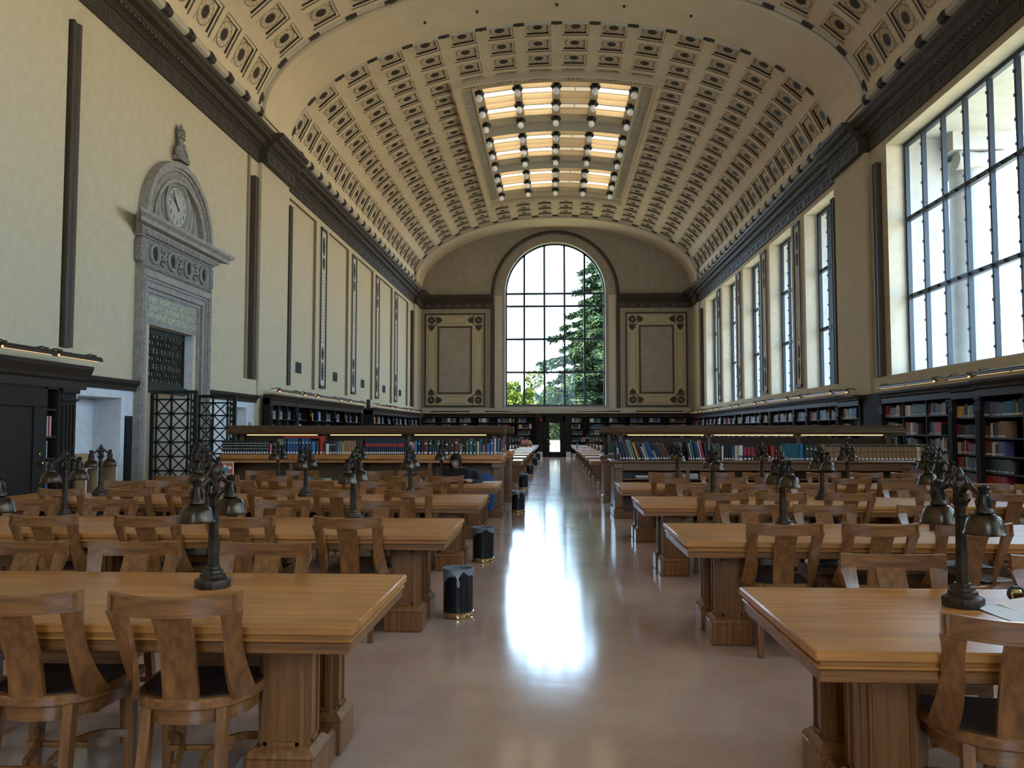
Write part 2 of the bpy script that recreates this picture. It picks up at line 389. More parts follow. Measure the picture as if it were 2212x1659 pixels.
def steel_window(name, y0, y1, npan):
    e = empty(name, 'x', 'window'); del e['label']; del e['category']; e['kind'] = 'structure'
    x = XR+.47; mb = MB(); w = .035
    for k in range(npan+1):
        y = y0+(y1-y0)*k/npan; ww = w if 0 < k < npan else .045
        yy = min(max(y, y0+.045), y1-.045)
        mb.box((x-.05, yy-ww, SILL), (x+.05, yy+ww, HEAD))
        if 0 < k < npan:
            for j in range(12):
                z = SILL+.3+j*.46; mb.box((x-.085, yy-.012, z-.03), (x-.05, yy+.012, z+.03))
    for j in range(4):
        z = SILL+(HEAD-SILL)*j/3; ww = .05 if 0 < j < 3 else .045; zz = min(max(z, SILL+.045), HEAD-.045)
        mb.box((x-.055, y0, zz-ww), (x+.055, y1, zz+ww))
        if 0 < j < 3:
            n = int((y1-y0)/.45)
            for k in range(n): 
                y = y0+(k+.5)*(y1-y0)/n; mb.box((x-.09, y-.04, z-.03), (x-.055, y+.04, z+.03))
    mb.build('window_frame', M['steel'], e)
    MB().add([(x+.02,y0,SILL),(x+.02,y1,SILL),(x+.02,y1,HEAD),(x+.02,y0,HEAD)], [(0,1,2,3)]).build('window_pane', M['pane'], e, smooth=0)
steel_window('window_2', *WIN_BIG, 7)
for i, (a, b) in enumerate(WIN_MAIN): steel_window('window_%d' % (i+8 if i else 3), a, b, 3)
for i, (a, b) in enumerate(WIN_NEAR): steel_window('window_%d' % (i+20), a, b, 3)

# ---------------------------------------------------------------- vault
NA = 4000
_t = [PI*i/NA for i in range(NA+1)]; _s = [0.0]
for i in range(NA):
    a, b = _t[i], _t[i+1]
    _s.append(_s[-1]+math.hypot(VA*(math.cos(b)-math.cos(a)), VB*(math.sin(b)-math.sin(a))))
SARC = _s[-1]
def th(s):
    import bisect
    i = min(max(bisect.bisect(_s, s)-1, 0), NA-1); k = (s-_s[i])/(_s[i+1]-_s[i]); return _t[i]+(_t[i+1]-_t[i])*k
def VP_(s, y, d=0.0):
    """point on the vault: s from the right springing, d outward (up into the masonry)"""
    t = th(min(max(s, 0), SARC)); c, q = math.cos(t), math.sin(t)
    n = Vector((c/VA, q/VB)); n.normalize()
    return (XC+VA*c+n.x*d, y, ZS+VB*q+n.y*d)
PC, NC = 1.155, 16
S0 = SARC/2-NC/2*PC
SKY_Y = (28.1, 42.35); SKY_S = (SARC/2-3*PC, SARC/2+3*PC)
def coffer_zone(mb, y0, y1, rows, skip=None):
    q = (y1-y0)/rows
    for r in range(rows):
        yc = y0+(r+.5)*q; ya, yb = y0+r*q, y0+(r+1)*q
        for (sa, sb) in ((0, S0), (SARC-S0, SARC)):
            n = 3
            for k in range(n):
                u, v = sa+(sb-sa)*k/n, sa+(sb-sa)*(k+1)/n
                mb.add([VP_(u,ya),VP_(v,ya),VP_(v,yb),VP_(u,yb)], [(0,1,2,3)])
        for c in range(NC):
            sc = S0+(c+.5)*PC
            if skip and skip(sc, yc): continue
            us = [sc-PC/2, sc-.41, sc-.335, sc+.335, sc+.41, sc+PC/2]; ys = [ya, yc-.42, yc-.345, yc+.345, yc+.42, yb]
            D = lambda i, j: 0 if i in (0, 5) or j in (0, 5) else None
            # surface around the outer lip
            for i in range(5):
                for j in range(5):
                    if 1 <= i <= 3 and 1 <= j <= 3: continue
                    mb.add([VP_(us[i],ys[j]),VP_(us[i+1],ys[j]),VP_(us[i+1],ys[j+1]),VP_(us[i],ys[j+1])], [(0,1,2,3)])
            def ring(u0, u1, v0, v1, d0, d1, mi):
                a = [(u0,v0),(u1,v0),(u1,v1),(u0,v1)]
                for k in range(4):
                    p, w = a[k], a[(k+1) % 4]
                    mb.add([VP_(*p,d0),VP_(*w,d0),VP_(*w,d1),VP_(*p,d1)], [(0,1,2,3)], mi)
            ring(us[1], us[4], ys[1], ys[4], 0, .03, 2)
            for i in range(1, 4):
                for j in range(1, 4):
                    if i == 2 and j == 2: continue
                    mb.add([VP_(us[i],ys[j],.03),VP_(us[i+1],ys[j],.03),VP_(us[i+1],ys[j+1],.03),VP_(us[i],ys[j+1],.03)], [(0,1,2,3)])
            ring(us[2], us[3], ys[2], ys[3], .03, .085, 1)
            n = 1
            for k in range(n):
                u, v = us[2]+(us[3]-us[2])*k/n, us[2]+(us[3]-us[2])*(k+1)/n
                mb.add([VP_(u,ys[2],.085),VP_(v,ys[2],.085),VP_(v,ys[3],.085),VP_(u,ys[3],.085)], [(0,1,2,3)])
            # star rosette and petal lines, laid on the flat floor of the coffer
            A_, B_, C_, D_ = [Vector(VP_(u, v, .085)) for u, v in ((us[2],ys[2]),(us[3],ys[2]),(us[3],ys[3]),(us[2],ys[3]))]
            nv = (B_-A_).cross(D_-A_).normalized()
            if nv.z > 0: nv = -nv
            def Q(u, v, off):
                p = (u-us[2])/.67; q_ = (v-ys[2])/.69
                return tuple((A_*(1-p)+B_*p)*(1-q_)+(D_*(1-p)+C_*p)*q_+nv*off)
            st = [Q(sc, yc, .012)]
            for k in range(32):
                rr = .175 if k % 2 == 0 else .12; a = 2*PI*k/32
                st.append(Q(sc+rr*math.cos(a), yc+rr*math.sin(a), .012))
            mb.add(st, [(0, k+1, (k+1) % 32+1) for k in range(32)], 1)
            for k in range(12):
                a = 2*PI*(k+.5)/12; ca, sa_ = math.cos(a), math.sin(a); w = .006
                p = [(.18*ca-w*sa_, .18*sa_+w*ca), (.18*ca+w*sa_, .18*sa_-w*ca), (.285*ca+w*sa_, .295*sa_-w*ca), (.285*ca-w*sa_, .295*sa_+w*ca)]
                mb.add([Q(sc+u, yc+v, .008) for u, v in p], [(0,1,2,3)], 2)
            for k in range(24):
                a0, a1 = 2*PI*k/24, 2*PI*(k+1)/24; r0, r1 = .305, .285
                mb.add([Q(sc+r*math.cos(a), yc+r*math.sin(a), .008) for r, a in ((r0, a0), (r0, a1), (r1, a1), (r1, a0))], [(0,1,2,3)], 2)
def plain_zone(mb, y0, y1, d=0.0, n=48, ends=False):
    for k in range(n):
        u, v = SARC*k/n, SARC*(k+1)/n
        mb.add([VP_(u,y0,d),VP_(v,y0,d),VP_(v,y1,d),VP_(u,y1,d)], [(0,1,2,3)])
        if ends:
            for y in (y0, y1): mb.add([VP_(u,y,d),VP_(v,y,d),VP_(v,y,.05),VP_(u,y,.05)], [(0,1,2,3)])
mb = MB()
plain_zone(mb, YB-.1, 10.4)
coffer_zone(mb, 12.7+.2, 21.6-.2, 8); plain_zone(mb, 12.7, 12.9); plain_zone(mb, 21.4, 21.6)
insky = lambda s, y: SKY_S[0] < s < SKY_S[1] and SKY_Y[0]-.2 < y < SKY_Y[1]+.2
coffer_zone(mb, 23.9+.15, 46.4-.15, 21, insky); plain_zone(mb, 23.9, 24.05); plain_zone(mb, 46.25, 46.4)
for a, b in PIERS: plain_zone(mb, a, b, -.15, ends=True)
plain_zone(mb, 46.4, YF+.05, -.15, ends=True)
# little hooks hanging from the vault
for s, y in ((SARC*.3, 22.8), (SARC*.62, 22.8), (SARC*.5, 22.8), (SARC*.4, 22.8), (SARC*.7, 22.8)):
    x, yy, z = VP_(s, y, -.15); mb.lathe([(.03, -.06), (.045, 0)], 8, (x, yy, z), 1)
o = mb.build('ceiling', [M['ceiling'], M['coffer_dark'], M['coffer_line']], smooth=0, fix=False); struct(o)
# outer roof shell so that no daylight leaks in above the vault
mb = MB()
mb.box((XL-1.3, YB-.6, 14.75), (XR+1.3, YF+.6, 15.0)); mb.box((XL-.3, YB-.5, 9.9), (XL-.1, YF+.5, 14.8)); mb.box((XR+.35, YB-.5, 9.9), (XR+.55, YF+.5, 14.8))
mb.box((XL-.5, YB-.5, 0), (XL-.4, 12.9, 10)); mb.box((XL-.5, 21.3, 2.7), (XL-.4, YF+.5, 10)); mb.box((XL-.5, 12.8, 4.0), (XL-.4, 21.4, 10))
mb.box((XL-.5, 21.3, 0), (XL-.4, 32.0, 2.8)); mb.box((XL-.5, 34.5, 0), (XL-.4, YF+.5, 2.8))
o = mb.build('wall_outer', M['ext_stone'], smooth=0); struct(o)

# band mouldings with dark leaf wraps along the cornices and rings
def band(name, pts_fn, n, wraps, r=.085):
    mb = MB(); mb.tube([pts_fn(i/n) for i in range(n+1)], r, 8, 0)
    for w in wraps:
        k = .0
        for (h, rr) in ((.17, r*1.06), (.05, r*1.22)):
            L_ = pts_fn.length; p = [pts_fn(max(0, min(1, w+h*t/L_))) for t in (-1, 0, 1)]
            mb.tube(p, rr, 8, 1)
    o = mb.build(name, [M['plaster_light'], M['coffer_dark']]); return struct(o)
class Line:
    def __init__(self, fn, length): self.fn = fn; self.length = length
    def __call__(self, t): return self.fn(t)
nt_ = 1
def nxt():
    global nt_; nt_ += 1; return 'trim_%d' % nt_
for y, dd in ((12.78, -.01), (21.50, -.01), (23.86, -.15), (46.32, -.01)):
    f_ = Line(lambda t, y=y, dd=dd: VP_(.15+t*(SARC-.3), y, dd), SARC)
    band(nxt(), f_, 60, [(k+.0)*PC/SARC + (S0/SARC) for k in range(NC+1)], .06)
for x, sgn in ((XL-.0, 1), (XR, -1)):
    for (ya, yb, n) in ((12.8, 21.5, 8), (24.0, 46.3, 21)):
        f_ = Line(lambda t, x=x, ya=ya, yb=yb, sgn=sgn: (x+sgn*.05, ya+(yb-ya)*t, 10.10), yb-ya)
        band(nxt(), f_, 8, [k/n for k in range(n+1)], .11)

# ---------------------------------------------------------------- cornices
PROF = [(0, 8.72), (.06, 8.72), (.06, 9.06), (.10, 9.08), (.10, 9.12), (.14, 9.15), (.24, 9.24), (.25, 9.30), (.40, 9.32), (.40, 9.41), (.46, 9.45), (.48, 9.52), (0, 9.56)]
def cornice(x, sgn, y0, y1, extra=0.0, key=True):
    mb = MB()
    secs = [[(x+sgn*(d+extra if d else 0), y, z) for d, z in PROF] for y in (y0, y1)]
    mb.loft(secs, 0)
    if key:   # fret panels on the frieze and beads on the bed mould
        L_ = y1-y0; n = max(1, int(L_/.9)); q = L_/n
        X0, X1 = x+sgn*(.06+extra), x+sgn*(.075+extra)
        bx = lambda ya, yb, za, zb, mi=1: mb.box((min(X0, X1), ya, za), (max(X0, X1), yb, zb), mi)
        for k in range(n):
            c = y0+(k+.5)*q
            for s in (-1, 1):
                bx(c+s*.20-.012, c+s*.20+.012, 8.78, 9.0); bx(c-.20, c+.20, 8.89+s*.11-.012, 8.89+s*.11+.012)
                e = c+s*.33
                bx(e-.08, e+.08, 8.80, 8.82); bx(e-.012, e+.012, 8.80, 8.98); bx(e-.08, e+.08, 8.96, 8.98); bx(e-.06, e+.06, 8.88, 8.90)
        X0, X1 = x+sgn*(.16+extra), x+sgn*(.235+extra)
        m_ = max(1, int(L_/.16))
        for k in range(m_):
            c = y0+(k+.5)*L_/m_; mb.box((min(X0, X1), c-.045, 9.155), (max(X0, X1), c+.045, 9.21), 1)
    return mb
for x, sgn in ((XL, 1), (XR, -1)):
    for y0, y1, ex in ((YB, 10.4, 0), (10.37, 12.73, .22), (12.7, 21.6, 0), (21.57, 23.93, .22), (23.9, 46.4, 0), (46.37, YF, .22)):
        o = cornice(x, sgn, y0, y1, ex, y1 > 12 ).build(nxt(), [M['cornice'], M['cornice_lt']], smooth=0); struct(o)
def end_cornice(x0, x1, ret):
    mb = MB(); secs = [[(x, YF-d*.8, z) for d, z in PROF] for x in (x0, x1)]; mb.loft(secs, 0)
    n = int((x1-x0)/.6)
    for k in range(n):
        c = x0+(k+.5)*(x1-x0)/n; mb.box((c-.16, YF-.065, 8.80), (c+.16, YF-.045, 8.98), 1)
    return mb
for a, b in ((XL+.2, AX-3.62), (AX+3.62, XR-.2)):
    struct(end_cornice(a, b, 0).build(nxt(), [M['cornice'], M['cornice_lt']], smooth=0))
# arch moulding round the end window with its jamb strips
mb = MB(); secs = []
for i in range(41):
    t = PI*i/40; c, s = math.cos(t), math.sin(t)
    secs.append([(AX+r*c, yy, 9.5+(r+.08)*s) for r, yy in ((3.60, YF), (3.60, YF-.12), (3.70, YF-.16), (3.78, YF-.08), (3.78, YF))])
mb.loft(secs)
struct(mb.build(nxt(), M['strip']))
for s in (-1, 1):
    struct(MB().box((AX+s*3.70-.12, YF-.12, SILL), (AX+s*3.70+.12, YF, 8.9)).build(nxt(), M['strip'], smooth=0))
    x = AX+s*3.35; struct(MB().box((x-.22, YF-.05, SILL), (x+.22, YF, 9.5)).build(nxt(), M['plaster_light'], smooth=0))

# piers (cream) and the sill band all round
for x, sgn in ((XL, 1), (XR, -1)):
    for a, b in PIERS+[(46.4, YF)]:
        X = sorted((x, x+sgn*.12)); struct(MB().box((X[0], a, 0), (X[1], b, 10.1)).build(nxt(), M['plaster'], smooth=0))
    for a, b in ((12.7, 14.9), (18.5, 21.6), (23.9, 46.4)) if sgn > 0 else ((YB, 10.4), (12.7, 21.6), (23.9, 46.4)):
        X = sorted((x, x+sgn*.07)); struct(MB().cbox((X[0], a, 2.44), (X[1], b, SILL), .01).build(nxt(), M['plaster'], smooth=0))
struct(MB().cbox((XL+.2, YF-.08, 2.5), (XR-.2, YF, SILL), .01).build(nxt(), M['plaster_light'], smooth=0))

# dark fluted strips beside the piers
def strip(x, sgn, yc, z0=SILL, z1=8.22):
    X = lambda d: x+sgn*d
    mb = MB()
    poly = [(X(0), yc-.12), (X(.15), yc-.12), (X(.15), yc-.05), (X(.12), yc-.03), (X(.12), yc+.03), (X(.15), yc+.05), (X(.15), yc+.12), (X(0), yc+.12)]
    mb.prism(poly, z0, z1); struct(mb.build(nxt(), M['strip'], smooth=0))
for yc in (12.92, 21.22, 24.10, 45.7): strip(XL, 1, yc)
for yc in (20.95, 24.10, 45.7): strip(XR, -1, yc)
struct(MB().box((XL, 20.86, SILL), (XL+.05, 20.96, 8.7)).build(nxt(), M['jamb_tan'], smooth=0))

# framed ornament strips on the piers between the windows
def orn_poly(kind, r=1.0):
    if kind == 'leaf':
        return [(0,-1),(.35,-.8),(.2,-.7),(.55,-.45),(.32,-.35),(.6,-.05),(.36,.05),(.52,.35),(.28,.4),(.3,.7),(.12,.72),(0,1)]
    return None
def ornament_strip(x, sgn, yc):
    z0, z1, w = 2.95, 8.48, .36
    mb = MB(); X = lambda d: x+sgn*d
    bx = lambda ya, yb, za, zb, d0, d1, mi: mb.box((min(X(d0), X(d1)), ya, za), (max(X(d0), X(d1)), yb, zb), mi)
    bx(yc-w, yc+w, z0, z1, 0, .03, 2)
    for s in (-1, 1): bx(yc+s*(w-.035)-.035, yc+s*(w-.035)+.035, z0, z1, .03, .065, 0)
    for z in (z0, z1-.1): bx(yc-w, yc+w, z, z+.1, .03, .065, 0)
    for zc, hh, up in ((3.55, .33, 1), (4.15, .22, 1), (7.85, .33, -1), (7.25, .22, -1)):
        P = [(a*.22, b*hh*up) for a, b in orn_poly('leaf')]; P = P+[(-a, b) for a, b in reversed(P[1:-1])]
        mb.prism([(yc+a, zc+b) for a, b in P], min(X(.03), X(.055)), max(X(.03), X(.055)), 'x', 1)
    n = 22
    for k in range(n):
        z = 4.5+(6.95-4.5)*(k+.5)/n
        for s in (-1, 1): bx(yc+s*.17-.012, yc+s*.17+.012, z-.035, z+.035, .03, .035, 3)
        bx(yc-.09, yc+.09, z-.012, z+.012, .03, .035, 3)
    struct(mb.build(nxt(), [M['strip'], M['coffer_dark'], M['plaster_light'], M['coffer_line']], smooth=0))
for k in range(4):
    yc = 27.97+4.4*k
    ornament_strip(XL, 1, yc); ornament_strip(XR, -1, yc)

# the two large painted panels on the far wall
def far_panel(x0, x1):
    z0, z1 = 2.92, 8.45; mb = MB(); y = YF
    bx = lambda a, b, c, d, d0, d1, mi: mb.box((a, y-d1, c), (b, y-d0, d), mi)
    bx(x0, x1, z0, z1, 0, .03, 2)
    def fr(a, b, c, d, w, d1, mi):
        bx(a, a+w, c, d, .03, d1, mi); bx(b-w, b, c, d, .03, d1, mi); bx(a+w, b-w, c, c+w, .03, d1, mi); bx(a+w, b-w, d-w, d, .03, d1, mi)
    fr(x0, x1, z0, z1, .09, .10, 0)
    i0, i1, j0, j1 = x0+.78, x1-.78, z0+.76, z1-.76
    fr(i0, i1, j0, j1, .09, .09, 0); bx(i0+.09, i1-.09, j0+.09, j1-.09, .03, .04, 4)
    for cx in (x0+.40, x1-.40):
        for cz in (z0+.40, z1-.40):
            P = [((.25 if k % 2 == 0 else .20)*math.cos(2*PI*k/16), (.25 if k % 2 == 0 else .20)*math.sin(2*PI*k/16)) for k in range(16)]
            mb.prism([(cx+a, cz+b) for a, b in P], y-.05, y-.03, 'y', 1)
            mb.prism([(cx+a*.35, cz+b*.35) for a, b in P], y-.06, y-.05, 'y', 3)
            sx = 1 if cx < (x0+x1)/2 else -1; sz = 1 if cz < (z0+z1)/2 else -1
            sh = [(-.17, 0), (.17, 0), (.19, .08), (.14, .2), (.06, .26), (0, .33), (-.06, .26), (-.14, .2), (-.19, .08)]
            mb.prism([(cx+sx*(.34+b), cz+a) for a, b in sh], y-.05, y-.03, 'y', 1)
            mb.prism([(cx+a, cz+sz*(.34+b)) for a, b in sh], y-.05, y-.03, 'y', 1)
            for s in (-1, 1):
                mb.box((cx+sx*.3-.02, y-.045, cz-.27), (cx+sx*.3+.02, y-.03, cz+.27), 5); mb.box((cx-.27, y-.045, cz+sz*.3-.02), (cx+.27, y-.03, cz+sz*.3+.02), 5)
    def dots(p, q, n, horiz):
        for k in range(n):
            t = (k+.5)/n
            for s in (-1, 1):
                if horiz: c = (p[0]+(q[0]-p[0])*t, p[1]+s*.19)
                else: c = (p[0]+s*.19, p[1]+(q[1]-p[1])*t)
                mb.box((c[0]-.022, y-.04, c[1]-.022), (c[0]+.022, y-.03, c[1]+.022), 3)
    dots((x0+1.15, z0+.40), (x1-1.15, z0+.40), 12, 1); dots((x0+1.15, z1-.40), (x1-1.15, z1-.40), 12, 1)
    dots((x0+.40, z0+1.15), (x0+.40, z1-1.15), 30, 0); dots((x1-.40, z0+1.15), (x1-.40, z1-1.15), 30, 0)
    struct(mb.build(nxt(), [M['strip'], M['cornice'], M['plaster'], M['coffer_line'], M['plaster_far'], M['plaster_light']], smooth=0))
far_panel(-7.62, -4.02); far_panel(4.22, 7.80)
for x in (-4.02+.28, 4.22-.28):
    struct(MB().box((x-.03, YF-.03, SILL), (x+.03, YF, 8.7)).build(nxt(), M['plaster_light'], smooth=0))

# vent plates and a speaker on the left wall
for k, yc in enumerate((25.7, 30.1, 34.5, 38.9, 43.0)):
    mb = MB(); mb.cbox((XL-.16+.06, yc-.27, 3.32), (XL-.07, yc+.27, 3.66), .01)
    for j in range(5): mb.box((XL-.075, yc-.22, 3.37+j*.055), (XL-.055, yc+.22, 3.395+j*.055))
    v = mb.build('vent_plate', M['black_metal'], smooth=0)
    tag(v, 'small dark louvred vent plate low on the clock-side wall, %s past the clock' % ORD[k+1], 'vent', 'wall vents')
s_ = MB().cbox((XL+.07, 34.6, 2.5), (XL+.2, 34.78, 2.83), .02).build('box_speaker', M['black_metal'])
tag(s_, 'small black box speaker fixed to the sill band above the side doorway', 'speaker')

# ---------------------------------------------------------------- skylight
e = empty('skylight', 'great curved ceiling skylight with three glowing louvred bays', 'skylight', (XC, 35.2, 13.5))
def skp(mb):
    return mb
def sk_build(mb, name, mats, parent=e, smooth=0):
    mb.v = [(x-XC, y-35.2, z-13.5) for x, y, z in mb.v]
    return mb.build(name, mats, parent, smooth=smooth)
def vbox(mb, s0, s1, y0, y1, d0, d1, mi=0, n=1):
    for k in range(n):
        a, b = s0+(s1-s0)*k/n, s0+(s1-s0)*(k+1)/n
        p = [VP_(a,y0,d0),VP_(b,y0,d0),VP_(b,y1,d0),VP_(a,y1,d0),VP_(a,y0,d1),VP_(b,y0,d1),VP_(b,y1,d1),VP_(a,y1,d1)]
        fs = [(3,2,1,0),(4,5,6,7),(0,1,5,4),(2,3,7,6)]
        if k == 0: fs.append((3,0,4,7))
        if k == n-1: fs.append((1,2,6,5))
        mb.add(p, fs, mi)
ss0, ss1 = SKY_S[0]-.02, SKY_S[1]+.02; sy0, sy1 = 27.75, 42.65
mb = MB()
def vframe(a, b, c, d, w, d0, d1, mi=0):
    vbox(mb, a, b, c, c+w, d0, d1, mi, 24); vbox(mb, a, b, d-w, d, d0, d1, mi, 24)
    vbox(mb, a, a+w, c+w, d-w, d0, d1, mi, 2); vbox(mb, b-w, b, c+w, d-w, d0, d1, mi, 2)
vframe(ss0-.15, ss1+.15, sy0-.15, sy1+.15, .12, -.16, .1)
vframe(ss0-.03, ss1+.03, sy0-.03, sy1+.03, .12, -.10, .1)
vframe(ss0+.09, ss1-.09, sy0+.09, sy1-.09, .42, .02, .12, 1)
vframe(ss0+.51, ss1-.51, sy0+.51, sy1-.51, .08, -.04, .35)
vframe(ss0+.59, ss1-.59, sy0+.59, sy1-.59, .10, .04, .45)
# leaf carving along the broad frame
n = 90
for k in range(n):
    y = sy0+.6+(sy1-sy0-1.2)*(k+.5)/n
    for s in (ss0+.30, ss1-.30): vbox(mb, s-.13, s+.13, y-.022, y+.022, -.01, .02, 1)
n = 40
for k in range(n):
    s = ss0+.6+(ss1-ss0-1.2)*(k+.5)/n
    for y in (sy0+.30, sy1-.30): vbox(mb, s-.03, s+.03, y-.11, y+.11, -.01, .02, 1)
ib0, ib1 = ss0+.59, ss1-.59; iy0, iy1 = sy0+.6, sy1-.6
bays = []; gap = .7; bl = ((iy1-iy0)-2*gap)/3
for k in range(3):
    y0 = iy0+k*(bl+gap); bays.append((y0, y0+bl))
    if k < 2:
        vbox(mb, ib0, ib1, y0+bl, y0+bl+gap, 0, .45, 1, 12)
        for j in range(40):
            s = ib0+(ib1-ib0)*(j+.5)/40; vbox(mb, s-.03, s+.03, y0+bl+.12, y0+bl+gap-.12, -.02, .01, 1)
sk_build(mb, 'skylight_frame', [M['ceiling'], M['plaster_light']])
glow = plain('lit_diffuser', (.9, .8, .6), .5, 0, (1.0, 0.88, 0.60), 1.2)
glow2 = plain('lit_glass', (.9, .9, .8), .4, 0, (1.0, 0.97, 0.86), 1.6)
dimg = plain('dim_diffuser', (.62, .55, .42), .5, 0, (1.0, 0.85, 0.55), .45)  # dimmer diffuser column, given a faint glow of its own
LB = []
for k, (y0, y1) in enumerate(bays):
    mb = MB()
    vbox(mb, ib0, ib1, y0, y1, .40, .45, 3, 12)        # back of the box
    vbox(mb, ib0, ib1, y0-.02, y0+.10, .03, .4, 3, 12); vbox(mb, ib0, ib1, y1-.75, y1+.02, .13, .25, 3, 12)
    W = (ib1-ib0-.3); cw = W/4
    for c in range(5):
        sc = ib0+.15+c*cw
        vbox(mb, sc-.14, sc+.14, y0+.1, y1-.1, .09, .4, 3)
        for r in range(3):
            LB.append((sc, y0+.42+r*(bl-1.0)/2.0, k, c, r))
    for c in range(4):
        a, b = ib0+.15+c*cw+.15, ib0+.15+(c+1)*cw-.15
        lit = 2 if c == 1 else 0        # seen from below the vault runs right to left
        nl = 6; yy0, yy1 = y0+.2, y1-.8
        for j in range(nl):
            ya = yy0+(yy1-yy0)*j/nl; yb = yy0+(yy1-yy0)*(j+1)/nl
            if j % 3 == 1:
                m_ = (a+b)/2
                vbox(mb, a, m_-.02, ya+.05, yb-.05, .16, .2, lit if lit else 1); vbox(mb, m_+.02, b, ya+.05, yb-.05, .16, .2, lit if lit else 1)
                vbox(mb, a, b, ya, ya+.05, .12, .38, 3); vbox(mb, a, b, yb-.05, yb, .12, .38, 3)
            else:
                p = [VP_(a, ya+.03, .14), VP_(b, ya+.03, .14), VP_(b, yb-.02, .32), VP_(a, yb-.02, .32)]
                mb.add(p, [(0,1,2,3)], lit)
                vbox(mb, a, b, yb-.02, yb+.01, .12, .36, 3)
    sk_build(mb, 'louvre_panel', [glow, glow2, dimg, M['ceiling']])
bulb = plain('frosted_bulb', (.85, .85, .85), .25, 0, (1.0, .95, .85), .10)
cap_me = MB().lathe([(.12, .0), (.17, -.02), (.195, -.06), (.195, -.11), (.165, -.15), (.12, -.16)], 20).build('collar', M['black_metal'], mesh_only=True)
bulb_me = MB().lathe([(.08, -.14), (.095, -.19), (.12, -.25), (.115, -.31), (.08, -.36), (.03, -.385), (.0, -.39)], 20, cap=False).build('bulb', bulb, mesh_only=True)
BAYN = ['nearest', 'middle', 'farthest']
for sc, y, k, c, r in LB:
    p = VP_(sc, y, .09)
    t = th(sc)
    L_ = empty('ceiling_lamp', 'round lamp with dark collar in the %s skylight bay, column %s, row %s' % (BAYN[k], ['one','two','three','four','five'][4-c], ['near','middle','far'][r]), 'lamp', p, 0, 'skylight lamps')
    for me, nm in ((cap_me, 'collar'), (bulb_me, 'bulb')):
        q = bpy.data.objects.new(nm, me); C.objects.link(q); q.parent = L_
# ---------------------------------------------------------------- reading tables
TL, TD, TH = 5.5, 1.17, 0.75
def table_meshes():
    mb = MB(); h = TL/2; d = TD/2
    mb.cbox((-h, -d, TH-.038), (h, d, TH), .006)
    mb.box((-h+.022, -d+.022, TH-.052), (h-.022, d-.022, TH-.038))
    mb.cbox((-h+.010, -d+.010, TH-.066), (h-.010, d-.010, TH-.052), .004)
    top = mb.build('table_top', M['oak_top'], mesh_only=True)
    mb = MB(); i = .02
    for a, b in (((-h+i, -d+i, TH-.112), (h-i, -d+i+.03, TH-.066)), ((-h+i, d-i-.03, TH-.112), (h-i, d-i, TH-.066)),
                 ((-h+i, -d+i+.03, TH-.112), (-h+i+.03, d-i-.03, TH-.066)), ((h-i-.03, -d+i+.03, TH-.112), (h-i, d-i-.03, TH-.066))): mb.cbox(a, b, .004)
    apron = mb.build('apron', M['oak_x'], mesh_only=True)
    # trestle: plinth with two panelled piers and slim boards between them
    mb = MB()
    def flared(x0, x1, y0, y1, z0, z1, zc, g):
        mb.cbox((x0, y0, z0), (x1, y1, z1), .008)
        secs = []
        for z, k in ((z1, 0), (z1+zc*.5, g*.35), (z1+zc, g)):
            secs.append([(x0+k, y0+k, z), (x1-k, y0+k, z), (x1-k, y1-k, z), (x0+k, y1-k, z)])
        mb.loft(secs)
    flared(-.125, .125, -.34, .34, 0, .10, .03, .02)
    for s in (-1, 1):
        yc = s*.22
        flared(-.145, .145, yc-.125, yc+.125, 0, .155, .035, .03)
        mb.box((-.085, yc-.095, .15), (.085, yc+.095, TH-.112))
        mb.box((-.105, yc-.065, .15), (.105, yc+.065, TH-.112))
        # raised stiles round the sunk panels on the four faces
        for (ax, q) in (('x', .105), ('y', .095)):
            for g in (-1, 1):
                w = .055 if ax == 'x' else .075
                for u0, u1, z0, z1 in ((-w, -w+.016, .2, .60), (w-.016, w, .2, .60), (-w, w, .2, .215), (-w, w, .585, .60)):
                    if ax == 'x': mb.box((min(g*q, g*(q+.009)), yc+u0, z0), (max(g*q, g*(q+.009)), yc+u1, z1))
                    else: mb.box((u0, yc+min(g*q, g*(q+.009)), z0), (u1, yc+max(g*q, g*(q+.009)), z1))
        mb.cbox((-.115, yc-.105, .605), (.115, yc+.105, .638), .008)
    for s in (-1, 1): mb.box((-.05, s*.045-.02, .10), (.05, s*.045+.02, TH-.112))
    tr = mb.build('trestle', M['oak_z'], mesh_only=True)
    mb = MB().cbox((-h+.4, -.05, .09), (h-.4, .05, .15), .006)
    st = mb.build('foot_rail', M['oak_x'], mesh_only=True)
    return top, apron, tr, st
T_ME = table_meshes()
def ch(name, me, parent, loc=(0,0,0), rz=0):
    o = bpy.data.objects.new(name, me); C.objects.link(o); o.parent = parent; o.location = loc; o.rotation_euler = (0,0,rz); reg(parent, o); return o
def table(loc, label, group, far=False):
    t = empty('reading_table', label, 'table', loc, 0, group)
    ch('table_top', T_ME[0], t); ch('apron', T_ME[1], t)
    for x in (-TL/2+.36, 0, TL/2-.36): ch('trestle', T_ME[2], t, (x, 0, 0))
    return t
XA, XB = -.77, .89                   # aisle ends of the tables
ROWL = [3.775, 6.57, 9.28, 11.93]    # table centre lines, clock side
ROWR = [3.51, 6.30, 9.08, 11.70]     # window side
SIDE = {'L': 'clock side', 'R': 'window side'}
for s, rows in (('L', ROWL), ('R', ROWR)):
    for i, y in enumerate(rows):
        x = XA-TL/2 if s == 'L' else XB+TL/2
        table((x, y, 0), 'long oak reading table on the %s, %s row from the camera' % (SIDE[s], ORD[i+1]), 'reading tables before the shelves')
FAR_Y = [21.6+2.75*k for k in range(9)]
